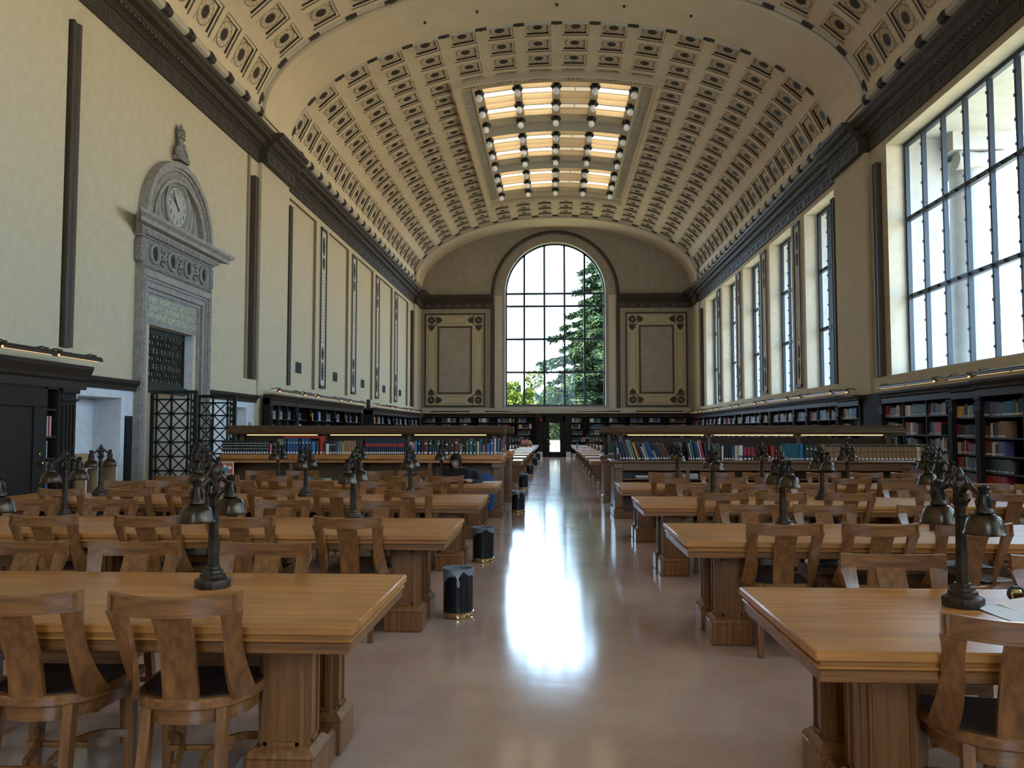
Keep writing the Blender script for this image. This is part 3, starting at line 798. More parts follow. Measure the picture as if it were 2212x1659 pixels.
for s in 'LR':
    for i, y in enumerate(FAR_Y):
        x = XA-.03-TL/2 if s == 'L' else XB+.03+TL/2
        table((x, y, 0), 'oak reading table beyond the book shelves, %s side, %s behind the shelves' % (SIDE[s].split()[0], ORD[i+1]), 'reading tables beyond the shelves')

# ---------------------------------------------------------------- chairs
def chair_meshes():
    D = {}
    # seat outline: rounded at the back, straight at the front (front = +y)
    out = [(.245, .27), (.25, .18), (.243, .06), (.225, -.05), (.18, -.14), (.10, -.19), (0, -.205)]
    out = out+[(-a, b) for a, b in reversed(out[:-1])]
    def ins(k): return [(a*(1-k/.25), .03+(b-.03)*(1-k/.24)) for a, b in out]
    mb = MB(); sec = lambda p, z: [(a, b, z) for a, b in p]
    mb.loft([sec(ins(.008), .432), sec(out, .44), sec(out, .468), sec(ins(.006), .476), sec(ins(.028), .478), sec(ins(.034), .445)], cap=True)
    D['seat_frame'] = (mb, M['oak_y'])
    mb = MB()
    rim = ins(.026); c1 = ins(.09); c2 = ins(.17)
    secs = [sec(rim, .470), sec(rim, .480), [(a, b, .474-.008*(1-abs(a)/.2)) for a, b in c1], [(a, b, .463) for a, b in c2]]
    mb.loft(secs, cap=True); D['seat'] = (mb, M['leather'])
    mb = MB(); a0 = ins(.03); a1 = ins(.045)
    n = len(out)
    mb.loft([sec(a0, .375), sec(a0, .434), sec(a1, .434), sec(a1, .375), sec(a0, .375)], cap=False); D['apron'] = (mb, M['oak_x'])
    # crest rail: a bowed, tall board
    mb = MB(); secs = []; secs2 = []
    N_ = 14
    for i in range(N_+1):
        t = -1+2*i/N_; x = .250*t; y = -.315+.055*t*t; zt = .885+.015*t*t; hh = .074+.004*abs(t)
        secs.append([(x, y-.013, zt-hh), (x, y+.013, zt-hh), (x, y+.011, zt-.004), (x, y+.006, zt), (x, y-.008, zt), (x, y-.013, zt-.005)])
    mb.loft(secs)
    for (za, zb) in ((.0, .010), (.058, .068)):    # raised beads on the outer face
        s2 = []
        for i in range(N_+1):
            t = (-1+2*i/N_)*.97; x = .250*t; y = -.315+.055*t*t; zt = .885+.015*t*t
            s2.append([(x, y-.017, zt-zb), (x, y-.012, zt-zb), (x, y-.012, zt-za-.004), (x, y-.017, zt-za-.006)])
        mb.loft(s2)
    for s in (-1, 1):
        x = s*.236; y = -.315+.055*.89; mb.box((x-.006, y-.024, .828), (x+.006, y-.010, .893))
    D['crest_rail'] = (mb, M['oak_x'])
    mb = MB(); secs = []
    for z, y, w in ((.465, -.182, .068), (.52, -.190, .068), (.62, -.212, .067), (.72, -.250, .068), (.79, -.287, .070), (.822, -.307, .071)):
        secs.append([(-w, y-.010, z), (w, y-.010, z), (w, y+.010, z), (-w, y+.010, z)])
    mb.loft(secs); D['splat'] = (mb, M['oak_z'])
    for s, nm in ((-1, 'post_a'), (1, 'post_b')):
        mb = MB(); secs = []
        for k in range(15):
            t = k/14; z = .462+.366*t; cx = .212-.012*math.sin(PI*t)+.004*t; cy = -.078-.192*t**.75; w = .031+.034*(1-t)**2.4+.011*t**5; ang = 58*(1-t)**1.5+12
            u = Vector((math.cos(R(ang)), math.sin(R(ang)), 0)); v = Vector((-u.y, u.x, 0)); c = Vector((cx, cy, z))
            secs.append([tuple(c+u*p*w+v*q*.0115) for p, q in ((-1,-1),(1,-1),(1,1),(-1,1))])
        if s < 0: secs = [[(-a, b, c) for a, b, c in q] for q in secs]
        mb.loft(secs); D[nm] = (mb, M['oak_z'])
        mb = MB(); x = s*.145
        mb.bar([(x, -.135, .435), (x+s*.002, -.150, .32), (x+s*.006, -.175, .17), (x+s*.012, -.215, 0)], [.040, .040, .038, .036], [.042, .044, .042, .038], (0,1,0))
        D['rear_leg_%d' % s] = (mb, M['oak_z'])
        mb = MB(); x = s*.205
        mb.bar([(x, .215, .435), (x+s*.002, .218, .25), (x+s*.006, .222, 0)], [.046, .044, .034], [.046, .044, .034], (0,1,0))
        D['front_leg_%d' % s] = (mb, M['oak_z'])
    mb = MB()
    for s in (-1, 1):
        pts = []
        for i in range(9):
            t = i/8; pts.append((s*(.205-.155*math.sin(t*PI*.5)), .21-.32*t+.02*math.sin(t*PI), .20+.035*math.sin(t*PI)-.01*t))
        mb.bar(pts, .018, .03)
    mb.bar([(-.15, -.16, .185), (.15, -.16, .185)], .018, .028)
    mb.bar([(-.13, .03, .215), (.13, .03, .215)], .016, .022)
    D['stretcher'] = (mb, M['oak_x'])
    return {k: mb.build(k, m, mesh_only=True) for k, (mb, m) in D.items()}
CH = chair_meshes()
CNAME = {'post_a': 'back_post', 'post_b': 'back_post'}
def chair(x, y, rz, label, group):
    t = empty('library_chair', label, 'chair', (x, y, 0), rz, group)
    for k, me in CH.items():
        nm = CNAME.get(k, 'leg' if 'leg' in k else k)
        ch(nm, me, t)
    return t
NEARL = [[-1.435, -2.04], [-1.46, -2.24, -2.92, -3.71], [-1.52, -2.27, -2.97, -3.85, -4.47, -5.21], [-1.48, -2.05, -2.66, -3.83, -4.56, -5.25]]
FARL = [[-1.57, -2.29, -2.92], [-1.51, -2.40, -2.96, -3.96, -4.69], [-1.53, -2.09, -2.91, -3.88, -4.61, -5.24], [-2.14, -2.69, -3.85, -4.5]]
NEARR = [[1.575], [1.53, 2.13, 2.74], [1.69, 2.24, 2.91, 3.81, 4.5], [1.54, 2.26, 2.87, 3.87, 4.44]]
FARR = [[1.65, 2.46], [1.61, 2.21, 3.06], [1.67, 2.3, 2.98, 4.01, 4.93, 5.50], [1.64, 2.41, 3.01, 3.95, 4.54, 5.14]]
rr = random.Random(3)
TURN = {('L', 0, 'near', 0): .05, ('R', 0, 'near', 0): -.16, ('L', 0, 'far', 1): .03}
for s, rows, near, far in (('L', ROWL, NEARL, FARL), ('R', ROWR, NEARR, FARR)):
    for i, y in enumerate(rows):
        for kind, lst in (('near', near[i]), ('far', far[i])):
            for k, x in enumerate(lst):
                j = rr.uniform(-.03, .03)
                rz = TURN.get((s, i, kind, k), rr.uniform(-.05, .05))
                yy = y-TD/2+.175-abs(j) if kind == 'near' else y+TD/2-.175+abs(j)
                lab = 'oak chair %s, %s from the aisle, %s table row, %s' % ('seen from behind' if kind == 'near' else 'facing the camera', ORD[k+1], ORD[i+1], SIDE[s])
                chair(x, yy, rz+(0 if kind == 'near' else PI), lab, 'chairs on the %s side of the %s %s table' % (kind, ORD[i+1], SIDE[s].split()[0]))

# ---------------------------------------------------------------- desk lamps
def lamp_meshes():
    D = {}
    mb = MB()
    mb.lathe([(.082, 0), (.084, .035), (.080, .042), (.060, .052), (.058, .066), (.050, .072), (.047, .084), (.038, .09), (.036, .10)], 8, start=PI/8)
    D['base'] = (mb, M['bronze_dark'])
    mb = MB(); mb.lathe([(.027, .095), (.0235, .38), (.030, .384), (.030, .392), (.024, .398), (.025, .43), (.033, .436), (.034, .446), (.024, .450)], 6)
    mb.lathe([(.018, .45), (.022, .50), (.016, .535)], 8)
    for k in range(6):
        a = 2*PI*k/6; mb.tube([(.024*math.cos(a), .024*math.sin(a), .44), (.04*math.cos(a), .04*math.sin(a), .452), (.046*math.cos(a), .046*math.sin(a), .462)], [.006, .005, .002], 5)
    D['column'] = (mb, M['bronze_dark'])
    mb = MB(); mb.lathe([(.010, .53), (.021, .543), (.023, .555), (.018, .572), (.008, .588), (.003, .596)], 10)
    for k in range(5):
        a = 2*PI*k/5; mb.tube([(.018*math.cos(a), .018*math.sin(a), .50), (.04*math.cos(a), .04*math.sin(a), .53), (.03*math.cos(a), .03*math.sin(a), .556)], [.008, .007, .003], 5)
    D['finial'] = (mb, M['bronze_dark'])
    for s, nm in ((-1, 'arm_a'), (1, 'arm_b')):
        mb = MB(); mb.tube([(0, s*.012, .475), (0, s*.05, .512), (0, s*.09, .520), (0, s*.13, .500), (0, s*.17, .492), (0, s*.2, .505), (0, s*.215, .522)], [.014, .013, .012, .010, .010, .010, .014], 8)
        mb.tube([(0, s*.02, .50), (0, s*.045, .48), (0, s*.05, .455), (0, s*.035, .445), (0, s*.028, .458)], [.009, .008, .008, .007, .004], 6)
        mb.lathe([(.006, .49), (.018, .497), (.024, .52), (.016, .527)], 8, (0, s*.2, 0))
        D[nm] = (mb, M['bronze_dark'])
        mb = MB(); mb.lathe([(.010, .50), (.018, .488), (.022, .462), (.026, .44), (.036, .428), (.037, .418), (.028, .412)], 14, (0, s*.2, 0))
        for k in range(6):
            a = 2*PI*k/6; mb.tube([(.022*math.cos(a), s*.2+.022*math.sin(a), .487), (.030*math.cos(a), s*.2+.030*math.sin(a), .462), (.028*math.cos(a), s*.2+.028*math.sin(a), .436)], [.004, .007, .003], 5)
        D['socket_%s' % nm] = (mb, M['bronze_dark'])
        mb = MB(); o_ = [(.030, .414), (.045, .411), (.056, .404), (.066, .388), (.073, .366), (.0775, .343), (.082, .335), (.081, .331)]
        i_ = [(.078, .332), (.074, .343), (.069, .366), (.062, .386), (.052, .400), (.030, .408)]
        mb.lathe(o_+i_, 28, (0, s*.2, 0), cap=False); D['shade_%s' % nm] = (mb, M['bronze'])
    return {k: mb.build(k, m, mesh_only=True) for k, (mb, m) in D.items()}
LM = lamp_meshes()
def desk_lamp(x, y, z, label, group):
    t = empty('desk_lamp', label, 'lamp', (x, y, z), 0, group)
    for k in ('base', 'column', 'finial'): ch(k, LM[k], t)
    for k in ('arm_a', 'arm_b'):
        a = ch('arm', LM[k], t); ch('socket', LM['socket_'+k], a); ch('lamp_shade', LM['shade_'+k], a)
    return t
for s, rows in (('L', ROWL), ('R', ROWR)):
    for i, y in enumerate(rows):
        for k in range(4):
            x = -1.64-1.215*k if s == 'L' else 1.75+1.18*k
            desk_lamp(x, y+.18, TH, 'bronze desk lamp with two dome shades, %s from the aisle, %s table row, %s' % (ORD[k+1], ORD[i+1], SIDE[s]), 'two shade lamps on the front tables')
def joined_lamp():
    import bmesh
    bm = bmesh.new()
    for me in LM.values(): bm.from_mesh(me)
    me = bpy.data.meshes.new('desk_lamp'); bm.to_mesh(me); bm.free(); me.materials.append(M['bronze_dark'])
    me.polygons.foreach_set('use_smooth', [True]*len(me.polygons)); me.set_sharp_from_angle(angle=R(35)); return me
LJ = joined_lamp()
for s in 'LR':
    for i, y in enumerate(FAR_Y):
        for k in range(3):
            x = -1.64-1.215*k if s == 'L' else 1.75+1.18*k
            o = bpy.data.objects.new('desk_lamp', LJ); C.objects.link(o); o.location = (x, y, TH)
            tag(o, 'small bronze lamp on %s table behind the shelves, %s side, %s from aisle' % (ORD[i+1], SIDE[s].split()[0], ORD[k+1]), 'lamp', 'desk lamps beyond the shelves')

# ---------------------------------------------------------------- waste bins
def bin_thing(x, y, label, tie):
    t = empty('waste_bin', label, 'bin', (x, y, 0), rr.uniform(-.3, .3), 'black waste bins along the aisle')
    MB().lathe([(.120, .04), (.122, .385), (.124, .39), (.116, .39), (.114, .05), (.0, .045)], 32, cap=False).build('body', M['black_metal'], t)
    MB().lathe([(.128, 0), (.130, .006), (.125, .012), (.124, .042), (.128, .05), (.120, .052)], 32).build('brass_foot_ring', M['brass'], t)
    mb = MB(); secs = []
    n = 36
    prof = []
    for j in range(n):
        a = 2*PI*j/n; dz = .06+.035*math.sin(a*2+.6)+.012*math.sin(a*7); w = .126+.002*math.sin(a*9)
        prof.append([(.113*math.cos(a), .113*math.sin(a), .30), (.114*math.cos(a), .114*math.sin(a), .392), (.1265*math.cos(a), .1265*math.sin(a), .393), (w*math.cos(a), w*math.sin(a), .39-dz)])
    prof.append(prof[0]); mb.loft(prof, cap=False, closed=False)
    lin = mb.build('liner', M['liner'], t)
    if tie:
        mb = MB(); a = -PI/2+.15; c, s_ = math.cos(a), math.sin(a)
        for q in range(-3, 4): mb.tube([(.128*math.cos(a+q*.13), .128*math.sin(a+q*.13), .385), (.129*math.cos(a+q*.04), .129*math.sin(a+q*.04), .345), (.131*c, .131*s_, .315)], [.004, .005, .004], 5)
        mb.tube([(.131*c, .131*s_, .318), (.138*math.cos(a+.09), .138*math.sin(a+.09), .29), (.138*math.cos(a+.1), .138*math.sin(a+.1), .262), (.136*math.cos(a+.02), .136*math.sin(a+.02), .256), (.136*math.cos(a-.01), .136*math.sin(a-.01), .28), (.131*c, .131*s_, .318)], .006, 6)
        mb.build('tied_knot', M['liner'], lin)
    return t
BINS = [(-.777, 6.78, 'black waste bin with knotted clear liner and brass foot, nearest the camera', True), (-.815, 9.62, 'black waste bin beside the third clock-side table, brass ring round its foot', False),
        (-.66, 15.45, 'black waste bin with liner tag beside the end of the low book shelf', True), (-.79, 21.7, 'black waste bin, first one beyond the low book shelf', False),
        (-.81, 28.1, 'black waste bin, second one beyond the low book shelf', True), (-.80, 35, 'black waste bin, third one beyond the low book shelf', False), (-.80, 42, 'small far black waste bin nearest the end door', False)]
for b in BINS: bin_thing(*b)

# ---------------------------------------------------------------- low double-faced book shelves in the middle of the room
def low_shelf(xa, xb, y, label, near_open, group):
    """xa aisle end, xb wall end; front towards the camera at y"""
    x0, x1 = min(xa, xb), max(xa, xb); dp = 1.15; e = empty('low_bookshelf', label, 'bookshelf', (x0, y, 0), 0, group); w = x1-x0
    zt = .99 if near_open else 1.085
    if near_open: MB().cbox((-.06, -.06, zt-.04), (w+.06, dp+.06, zt), .010).build('counter_top', M['counter_oak'], e)
    else: MB().cbox((-.06, -.06, zt-.10), (w+.06, dp+.06, zt), .025).box((-.03, -.03, zt-.14), (w+.03, dp+.03, zt-.10)).build('counter_top', M['oak_top'], e)  # lighter oak stands in for the strip light falling on this edge
    mb = MB()
    mb.cbox((-.02, -.02, 0), (w+.02, dp+.02, .12), .01)            # base
    zu = zt-(.041 if near_open else .141)
    for x in (0, w-.05): mb.box((x, .02, .12), (x+.05, dp-.02, zu))
    mb.box((.05, dp/2-.02, .12), (w-.05, dp/2+.02, zu))
    n = 4
    for k in range(1, n): mb.box((w*k/n-.03, .01, .12), (w*k/n+.03, dp-.01, zu))
    if near_open: mb.box((0, 0, zt-.17), (w, .03, zt-.04)); mb.box((0, dp-.03, zt-.17), (w, dp, zt-.04))
    mb.build('carcass', [M['counter_oak']], e)
    for x in (-.02, w-.15):                                       # corner posts
        for yy in (-.03, dp-.13):
            mb = MB(); mb.cbox((x, yy, 0), (x+.17, yy+.16, .17), .01); mb.cbox((x+.02, yy+.02, .17), (x+.15, yy+.14, zu-.10), .008)
            for a in (x+.035, x+.125): mb.box((a-.008, yy+.012, .2), (a+.008, yy+.02, zu-.15))
            mb.cbox((x, yy, zu-.10), (x+.17, yy+.16, zu), .01); mb.build('corner_post', M['counter_oak'], e)
    for z in (.42, .66) if near_open else (.42,):
        MB().box((.05, .02, z), (w-.05, dp-.02, z+.022)).build('shelf', M['counter_oak'], e)
    # raised centre ledge and lit canopy on posts
    MB().box((.03, dp/2-.025, zt), (w-.03, dp/2+.025, zt+.38)).build('back_board', M['dark_oak_x'], e)
    for k in range(4):
        x = .14+(w-.28)*k/3; mb = MB(); mb.cbox((x-.035, dp/2-.05, zt), (x+.035, dp/2+.05, 1.46), .006); mb.build('canopy_post', M['counter_oak'], e)
    mb = MB(); yc = dp/2; pr = [(-.21, 1.435), (-.29, 1.445), (-.30, 1.475), (-.27, 1.50), (-.26, 1.535), (-.20, 1.55), (-.19, 1.60), (.19, 1.60), (.20, 1.55), (.26, 1.535), (.27, 1.50), (.30, 1.475), (.29, 1.445), (.21, 1.435), (.21, 1.47), (-.21, 1.47)]
    def cap_(k, x): return [(x, yc+a*k, z) for a, z in pr]
    mb.loft([cap_(1, -.06), cap_(1, w+.06)]); mb.build('canopy', M['canopy_oak'], e)
    for k in range(3):
        a, b = .16+(w-.32)*k/3, .16+(w-.32)*(k+1)/3
        for s in (-1, 1): MB().tube([(a+.12, yc+s*.15, 1.438), (b-.12, yc+s*.15, 1.438)], .018, 8).build('strip_light', M['strip_glow'], e)
    return e
SHELF_G = 'low book shelves across the room'
LY, RY = 14.45, 14.45
low_shelf(-.93, -5.86, LY, 'low oak bookshelf with lit canopy on the clock side, front one with black set', False, SHELF_G)
low_shelf(-.93, -5.86, LY+3.1, 'low oak bookshelf on the clock side, standing behind the front one', False, SHELF_G)
low_shelf(1.06, 6.05, RY, 'low oak bookshelf with lit canopy on the window side, front one with leaning books', True, SHELF_G)
low_shelf(1.06, 6.05, RY+3.1, 'low oak bookshelf on the window side, standing behind the front one', True, SHELF_G)
# ---------------------------------------------------------------- books
PALC = {'black': (.012,.012,.014), 'navy': (.016,.028,.06), 'blue': (.02,.075,.19), 'bright blue': (.03,.20,.50), 'teal': (.015,.13,.20), 'dark green': (.015,.045,.03), 'sage': (.16,.19,.12),
        'olive': (.09,.085,.05), 'brown': (.085,.045,.025), 'dark brown': (.035,.022,.015), 'tan': (.30,.17,.075), 'cream': (.55,.48,.34), 'white': (.62,.61,.58), 'grey': (.20,.22,.25),
        'maroon': (.12,.018,.022), 'red': (.42,.025,.018), 'crimson': (.30,.012,.035), 'orange': (.50,.17,.03), 'pink': (.60,.16,.17), 'purple': (.11,.09,.22), 'yellow': (.60,.38,.06)}
BM_ = {k: plain('cloth_'+k.replace(' ', '_'), c, .55) for k, c in PALC.items()}
PAGES = plain('page_edges', (.52, .46, .36), .8)
BNAMES = list(PALC)
def book_geo(mb, w, d, h, mc=0, mp=1):
    b = min(.004, w*.2); r = min(.010, w*.35)
    arc = [(b, 0), (w*.2, -r*.7), (w*.5, -r), (w*.8, -r*.7), (w-b, 0)]
    arc = [(0, .004)]+[(a, y+.002) for a, y in arc]+[(w, .004)]
    out = arc+[(w, d), (w-b, d), (w-b, .012), (b, .012), (b, d), (0, d)]
    n = len(out)
    mb.add([(x, y, 0) for x, y in out]+[(x, y, h) for x, y in out], [(i, (i+1) % n, (i+1) % n+n, i+n) for i in range(n)], mc)
    k = len(arc)
    # caps: spine fan and the two boards
    for z in (0, h):
        mb.add([(x, y, z) for x, y in arc]+[(w, .012, z), (0, .012, z)], [tuple(range(k+2))], mc)
        mb.add([(0,.012,z),(b,.012,z),(b,d,z),(0,d,z)], [(0,1,2,3)], mc); mb.add([(w-b,.012,z),(w,.012,z),(w,d,z),(w-b,d,z)], [(0,1,2,3)], mc)
    t = .004
    mb.add([(b,.012,t),(w-b,.012,t),(w-b,d-.004,t),(b,d-.004,t),(b,.012,h-t),(w-b,.012,h-t),(w-b,d-.004,h-t),(b,d-.004,h-t)], [(3,2,1,0),(4,5,6,7),(2,3,7,6)], mp)
    return r
BKC = {}
def book(loc, rz, col, w, d, h, label, group, lean=0.0, deco=None, sticker=True, flat=False):
    key = (col, round(w, 3), round(d, 2), round(h, 2))
    w, d, h = key[1:]
    if key not in BKC:
        mb = MB(); book_geo(mb, w, d, h); BKC[key] = mb.build('book', [BM_[col], PAGES], mesh_only=True, smooth=40)
    o = bpy.data.objects.new('book', BKC[key]); C.objects.link(o); o.location = loc
    if flat: o.rotation_euler = (0, PI/2, rz)
    else: o.rotation_euler = Matrix.Rotation(rz, 3, 'Z').to_4x4().to_euler() if not lean else (Matrix.Rotation(rz, 3, 'Z') @ Matrix.Rotation(lean, 3, 'Y')).to_euler()
    tag(o, label, 'book', group)
    r = min(.010, w*.35)
    def strip(name, z0, z1, mat, k=.62):
        kk = ('s', name, round(w, 3), round(z0, 3), round(z1, 3), mat.name)
        if kk not in BKC:
            a, b = w*(1-k)/2, w*(1+k)/2; mb = MB()
            ys = lambda x: -r*(1-((x/w-.5)*2)**2*.75)+.0022
            xs = [a+(b-a)*i/4 for i in range(5)]
            mb.loft([[(x, ys(x)-.0012, z0), (x, ys(x)+.001, z0), (x, ys(x)+.001, z1), (x, ys(x)-.0012, z1)] for x in xs]); BKC[kk] = mb.build(name, mat, mesh_only=True)
        q = bpy.data.objects.new(name, BKC[kk]); C.objects.link(q); q.parent = o
    if sticker and w > .012: strip('spine_label', .012, .045, M['white_paper'])
    if deco == 'bands':
        for z in (.40, .62, .80): strip('gilt_band', h*z, h*z+.006, M['gold'], .9)
    elif deco == 'law': strip('title_band', h*.50, h*.68, BM_['red'], .97)
    elif deco == 'tanset':
        strip('title_band', h*.84, h*.97, BM_['dark green'], .95); strip('title_band', h*.50, h*.53, BM_['black'], .95)
    elif deco == 'redblack':
        strip('title_band', h*.34, h*.92, BM_['crimson'], .8)
    elif deco == 'title':
        strip('gilt_title', h*.70, h*.78, M['gold'], .45)
    elif deco == 'violet': strip('title_band', h*.16, h*.34, BM_['purple'], .97)
    return o

PXM = 14.75/1790
def run_left():
    """(pixel from, pixel to, pixel height, colour, decoration, count)"""
    return [(477,580,29,'black','bands',18),(582,587,23,'pink',None,1),(590,598,30,'black','title',2),(599,613,33,'sage','title',3),(614,619,34,'navy','title',1),(620,645,34,'blue','title',4),(646,651,33,'black','title',1),(652,667,34,'blue','title',2),
            (667,673,33,'dark green','title',1),(674,682,28,'bright blue',None,1),(684,690,28,'brown',None,1),(692,699,36,'red',None,1),(700,704,27,'dark brown',None,1),(705,712,23,'white',None,1),(713,726,28,'black','title',2),(726,730,28,'blue',None,1),
            (731,740,28,'sage',None,2),(741,744,26,'cream',None,1),(744,771,29,'tan',None,5),(772,786,34,'dark brown',None,2),(790,876,34,'navy','law',20),(877,886,30,'dark brown',None,2),(886,894,27,'cream',None,2),(894,898,25,'pink',None,1),
            (898,903,29,'bright blue',None,1),(904,911,31,'black','title',1),(912,917,30,'navy',None,1),(917,927,31,'maroon','title',1),(928,936,32,'dark green','title',1),(937,940,22,'blue',None,1),(941,946,30,'dark green',None,1),(946,953,31,'olive','title',1),
            (954,961,32,'black','title',1),(963,972,29,'black','title',1),(973,976,32,'brown',None,1),(976,982,27,'dark green','title',1),(983,993,34,'maroon','title',1),(994,1001,23,'sage',None,1),(1002,1007,26,'black','title',1),(1008,1014,30,'olive','title',1),
            (1015,1023,34,'teal','title',1),(1024,1031,29,'dark green','title',1),(1032,1037,28,'cream',None,1),(1038,1042,33,'teal',None,1),(1042,1045,25,'maroon',None,1),(1045,1049,21,'pink',None,1),(1050,1053,30,'dark green',None,1),(1053,1059,23,'bright blue',None,1),
            (1060,1068,33,'purple','title',1),(1069,1073,34,'white',None,1),(1073,1077,33,'navy',None,1),(1077,1080,34,'grey',None,1),(1080,1086,30,'navy',None,1)]
def run_right():
    return [(1337,1341,40,'olive',None,1,16),(1342,1355,39,'navy',None,2,16),(1355,1360,37,'brown',None,1,17),(1360,1366,46,'grey',None,1,17),(1366,1370,45,'sage',None,1,17),(1373,1377,36,'yellow',None,1,18),(1377,1382,38,'maroon',None,1,18),(1383,1388,37,'navy',None,1,19),
            (1389,1393,28,'cream',None,1,20),(1393,1399,35,'grey',None,1,20),(1400,1412,38,'blue',None,3,21),(1413,1416,20,'cream',None,1,24),(1416,1428,34,'navy',None,2,25),(1428,1434,36,'brown',None,1,27),(1434,1440,34,'maroon',None,1,28),(1440,1446,34,'brown',None,1,30),
            (1449,1452,38,'blue',None,1,0),(1453,1460,38,'tan',None,2,0),(1461,1465,37,'grey',None,1,0),(1480,1484,40,'black',None,1,10),(1485,1488,37,'cream',None,1,10),(1489,1494,45,'teal',None,1,10),(1495,1500,42,'black',None,1,10),(1500,1505,38,'blue',None,1,11),
            (1506,1509,40,'white',None,1,12),(1510,1515,45,'red',None,1,13),(1516,1520,37,'navy',None,1,8),(1521,1525,35,'grey',None,1,0),(1549,1553,31,'white',None,1,0),(1554,1568,30,'black',None,3,0),(1569,1575,31,'blue',None,1,0),(1576,1583,31,'cream',None,2,0),
            (1584,1593,32,'white','violet',1,0),(1594,1626,31,'black','redblack',4,0),(1627,1632,31,'red',None,1,0),(1633,1644,31,'black','title',2,0),(1651,1659,31,'red',None,1,0),(1660,1665,28,'dark green','title',1,0),(1666,1670,23,'crimson',None,1,0),(1671,1675,31,'sage',None,1,0),
            (1676,1708,36,'teal',None,9,0),(1708,1712,35,'dark green',None,1,0),(1712,1717,35,'bright blue',None,1,0),(1718,1721,34,'black',None,1,0),(1722,1748,33,'dark green','title',3,0),(1753,1763,35,'tan',None,1,0),(1764,1949,35,'tan','tanset',23,0),(1950,1959,35,'cream','tanset',1,0),(1960,1976,34,'tan','tanset',2,0)]
NW = {'L': 'clock-side', 'R': 'window-side'}
cnt = {}
br = random.Random(11)
tot = {'L': {}, 'R': {}}
for s, runs in (('L', run_left()), ('R', run_right())):
    for r in runs: tot[s][r[3]] = tot[s].get(r[3], 0)+r[5]
seen = {'L': {}, 'R': {}}
for s, runs in (('L', run_left()), ('R', run_right())):
    zt = 1.086 if s == 'L' else .991
    yb = (LY if s == 'L' else RY)+.12
    order = runs if s == 'R' else runs[::-1]
    for r in order:
        pa, pb, hp, col, deco, n = r[:6]; ang = r[6] if s == 'R' else 0
        w = (pb-pa)/n*PXM-.0008; h = hp*PXM*(1.0 if s == 'L' else .98)
        if ang: h /= math.cos(R(ang))
        h = min(h, .355)
        for k in range(n):
            kk = n-1-k if s == 'L' else k
            x = (pa+(pb-pa)*kk/n-1196)*PXM
            seen[s][col] = q = seen[s].get(col, 0)+1
            if tot[s][col] == 1: lab = '%s book, the only one on the lit %s low shelf' % (col, NW[s])
            else: lab = '%s %s book from the aisle on the lit %s low shelf' % (ORD[min(q, 30)], col, NW[s])
            what = {'bands': 'gold-banded ', 'law': 'red-labelled ', 'tanset': 'leather-bound ', 'redblack': 'red-fronted ', None: '', 'title': '', 'violet': ''}[deco]
            lab = lab.replace(' book', ' '+what+'book', 1)
            hh = h*br.uniform(.985, 1.01); dd = min(.24, .17+br.uniform(0, .05))
            book((x, yb+br.uniform(0, .012), zt), 0, col, w*(math.cos(R(ang)) if ang else 1), dd, hh, lab, 'books on the %s low shelf' % NW[s], -R(ang), deco, True)
# red book lying on the blue ones, a wooden crate and small things on the counters
b = MB().cbox((0, 0, 0), (.72, .2, .035), .004).build('book', [BM_['red']]); b.location = ((612-1196)*PXM, LY+.13, 1.086+.285); tag(b, 'long red book lying flat on top of the blue books', 'book', 'books on the clock-side low shelf')
e = empty('wooden_crate', 'plain brown wooden crate between books on the window-side low shelf', 'crate', ((1527-1196)*PXM, RY+.13, .991))
MB().cbox((0, 0, 0), (.155, .2, .16), .004).build('box', M['counter_oak'], e)
for k in range(3):
    t = MB(); book_geo(t, .05, .15, .13); o = t.build('book', [BM_['olive'], PAGES]); o.location = ((1527-1196)*PXM+.002+k*.051, RY+.15, .991+.161)
    tag(o, 'olive book standing on the brown crate, %s from the aisle' % ORD[k+1], 'book', 'olive books on the crate')

